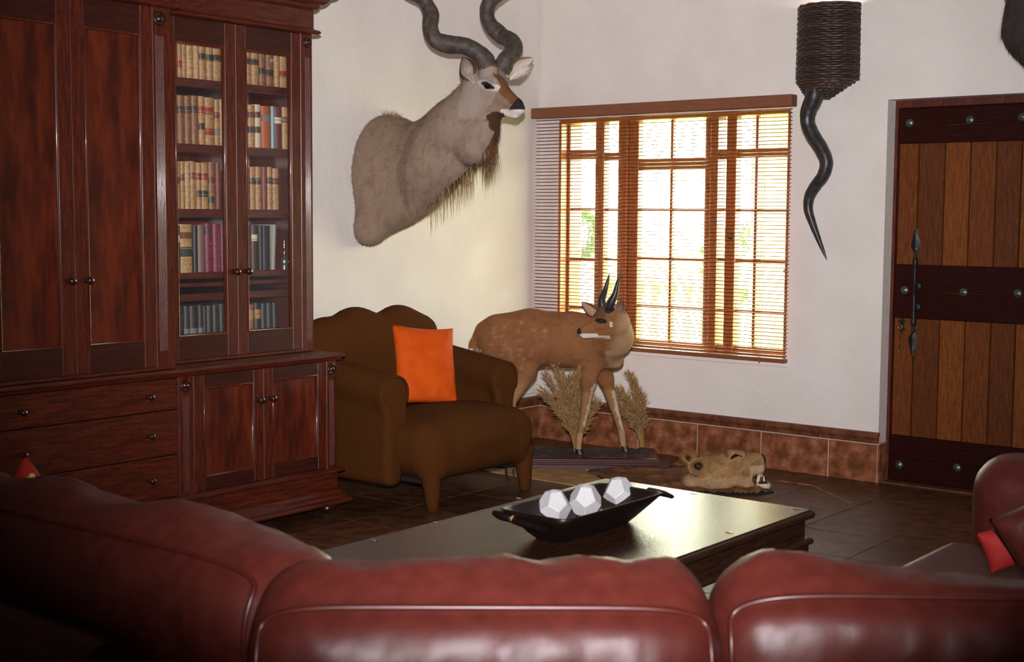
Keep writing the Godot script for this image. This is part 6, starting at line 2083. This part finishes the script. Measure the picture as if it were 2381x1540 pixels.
# ================================================================ wall lamp: woven basket over a black horn
func build_sconce() -> void:
	var a := on_z(1846, 100, 0.09)
	var b := on_z(1985, 100, 0.09)
	var cx := (a.x + b.x) / 2
	var hw := (b.x - a.x) / 2 - 0.006
	var top := on_z(1915, 12, 0.09).y
	var bend := on_z(1915, 186, 0.09).y
	var low := on_z(1893, 228, 0.09).y
	var sc := thing("horn_wall_lamp", "wall lamp with a dark woven basket shade over a spiral black horn", "lamp", Vector3(cx, low, 0.0))
	var rows := 38
	rng.seed = 70
	for k in rows:
		var t := float(k) / (rows - 1)
		var y := lerpf(low, top, t)
		var wd := hw
		var sh := 0.0
		if y < bend:
			var s := (y - low) / (bend - low)
			wd = lerpf(hw * 0.36, hw * 1.02, s)
			sh = lerpf(-0.055, 0.0, s)
		else: wd = lerpf(hw * 1.02, hw, (y - bend) / (top - bend))
		var path := []
		for j in 29:
			var an := PI * j / 28.0
			var wave := sin(j * PI / 2.0 + (PI if k % 2 else 0.0)) * 0.0055
			path.append(Vector3(cx + sh - cos(an) * (wd + wave), y + sin(j * 1.3 + k) * 0.0012, 0.008 + sin(an) * (wd * 0.92 + wave)))
		sub(sc, tube_mesh(path, [0.0076 if k % 3 else 0.0088], 7), "woven_strand", M.wicker if rng.randf() < 0.5 else M.wicker_b)
	var sp := MB.new()
	for j in 15:
		var an := PI * j / 14.0
		sp.tube([Vector3(cx - 0.055 - cos(an) * hw * 0.36, low, 0.008 + sin(an) * hw * 0.33), Vector3(cx - cos(an) * hw, bend, 0.008 + sin(an) * hw * 0.92), Vector3(cx - cos(an) * hw * 0.99, top, 0.008 + sin(an) * hw * 0.91)], [0.004], 5)
	sub(sc, sp.mesh(), "stakes", M.wicker_b)
	var hz := 0.07
	var px := [[1896, 205], [1891, 232], [1880, 258], [1877, 286], [1889, 316], [1909, 347], [1921, 378], [1914, 408], [1896, 433], [1882, 458], [1879, 486], [1888, 517], [1901, 552], [1913, 582], [1922, 604]]
	var path := []
	for q in px: path.append(on_z(q[0], q[1], hz - 0.03 * (q[1] - 205) / 400.0))
	var rad := []
	for r in [23, 21, 19, 17.5, 17, 16.5, 15.5, 14.5, 13.5, 12.5, 11, 9, 6.5, 4, 1]: rad.append(r * 0.00243)
	sub(sc, twisted(smooth_path(path, 5), smooth_num(rad, 5), 1.6, 0.04), "horn", M.black_horn)
	var bp := Vector3(cx + 0.02, top - 0.035, 0.09)
	sub(sc, lathe_mesh([[0.013, -0.05], [0.014, -0.03], [0.028, -0.005], [0.034, 0.02], [0.03, 0.042], [0.016, 0.056], [0.0005, 0.06]], bp, Vector3.UP, 18), "bulb", M.bulb)
	sub(sc, tube_mesh([Vector3(cx - 0.05, low, 0.05), Vector3(cx, bend, 0.08), bp - Vector3(0, 0.05, 0)], [0.012, 0.01, 0.014], 8), "lamp_holder", M.wicker_b)
	var li := OmniLight3D.new()
	li.name = "lamp_glow"
	li.light_color = Color(1.0, 0.95, 0.9)
	li.light_energy = 0.035
	li.light_size = 0.03
	li.omni_range = 12.0
	li.omni_attenuation = 2.0
	li.shadow_enabled = true
	sc.add_child(li)
	li.position = bp + Vector3(0, 0.02, 0) - sc.position

# ================================================================ small things
func build_small_things() -> void:
	# tan hide mat under the plinth
	var z1 := on_y(1245, 1116, 0.0).z
	var pa := plinth_a.lerp(plinth_b, 0.42)
	var pb := plinth_a.lerp(plinth_b, 0.97)
	var pe := on_y(1420, 1117, 0.0)
	var mp := PackedVector3Array([Vector3(0.42, 0.0003, z1 - 0.012), Vector3(1.2, 0.0003, z1 + 0.005), Vector3(pe.x, 0.0003, z1 + 0.01), Vector3(pe.x + 0.05, 0.0003, 1.0), Vector3(pa.x, 0.0003, pa.z), Vector3(pb.x, 0.0003, pb.z)])
	var w := MB.new()
	w.prism(mp, Vector3(0, 0.006, 0))
	var mt := put(w.mesh(), "hide_mat", M.mat_hide)
	tag(mt, "flat tan hide mat on the tiles beside the armchair leg", "mat")
	# electric cable clipped down the corner
	var cb := thing("wall_cable", "thin white cable clipped down the corner of the walls", "cable", Vector3(0.012, 0.3, 0.004))
	var path := []
	for k in 30:
		var y := lerpf(3.5, 0.34, k / 29.0)
		path.append(Vector3(0.004 + 0.004 * sin(k * 0.9), y, 0.016 + 0.004 * sin(k * 1.7)) - cb.position)
	path.append_array([Vector3(0.006, 0.315, 0.03) - cb.position, Vector3(0.006, 0.302, 0.08) - cb.position, Vector3(0.006, 0.297, 0.2) - cb.position])
	put(tube_mesh(path, [0.0032], 7), "cord", M.cable, cb)
	for y in [1.81, 1.42, 1.05]:
		put(box_mesh(Vector3(0.0, y - 0.004, 0.008) - cb.position, Vector3(0.013, y + 0.004, 0.025) - cb.position, 0.002), "clip", M.cable, cb)
	# dark trophy cut off by the picture's edge, above the door
	var tz := 0.30
	var T := func(px: float, py: float) -> Vector3: return on_z(px, py, tz)
	var tr := thing("dark_trophy", "dark shaggy animal muzzle of a trophy hung above the door", "trophy", Vector3(T.call(2410, 60).x, T.call(2410, 60).y, 0.0))
	var tx: float = T.call(2414, 20).x
	var body := implicit([
		{"a": T.call(2412, 20), "b": T.call(2410, 70), "r": 0.14, "q": 0.155, "k": 0.04},
		{"a": T.call(2410, 70), "b": T.call(2414, 122), "r": 0.15, "q": 0.085, "k": 0.04},
		{"a": Vector3(tx + 0.01, 2.72, 0.2), "b": T.call(2413, 20), "r": 0.125, "q": 0.13, "k": 0.06},
		{"a": Vector3(tx + 0.01, 2.6, 0.03), "b": Vector3(tx + 0.01, 2.62, 0.22), "r": 0.2, "q": 0.15, "k": 0.06},
		{"c": Vector3(tx, 2.6, -0.49), "h": Vector3(1, 1, 0.5), "r": 0.001, "k": 0.002, "cut": true}], 0.016, func(p: Vector3, n: Vector3) -> Color:
			return lin(46, 38, 34).lerp(lin(70, 60, 54), fn.get_noise_3d(p.x * 3.0, p.y * 0.8, p.z * 3.0) * 0.5 + 0.5))
	sub(tr, body, "muzzle", M.fur)
	sub(tr, coat(body, 6000, 0.04, 0.002, func(p: Vector3, _n: Vector3) -> Vector3: return Vector3(0, -1, 0.2) if p.z > 0.06 else Vector3.ZERO, 0.3, 77), "coat_hair", M.hair).set_meta("kind", "stuff")
	for s in [-1.0, 1.0]:
		sub(tr, twisted(smooth_path([Vector3(tx + 0.06 * s, 2.8, 0.2), Vector3(tx + 0.18 * s, 2.8, 0.2), Vector3(tx + 0.27 * s, 2.86, 0.22), Vector3(tx + 0.27 * s, 2.98, 0.24)], 5), smooth_num([0.05, 0.042, 0.03, 0.004], 5), 0.3, 0.03), "horn", M.black_horn)
	sub(tr, implicit([{"a": T.call(2356, -10), "b": T.call(2440, -4), "r": 0.045, "q": 0.05, "k": 0.02}], 0.014, func(_p: Vector3, _n: Vector3) -> Color: return lin(186, 166, 130)), "pale_brow", M.fur)
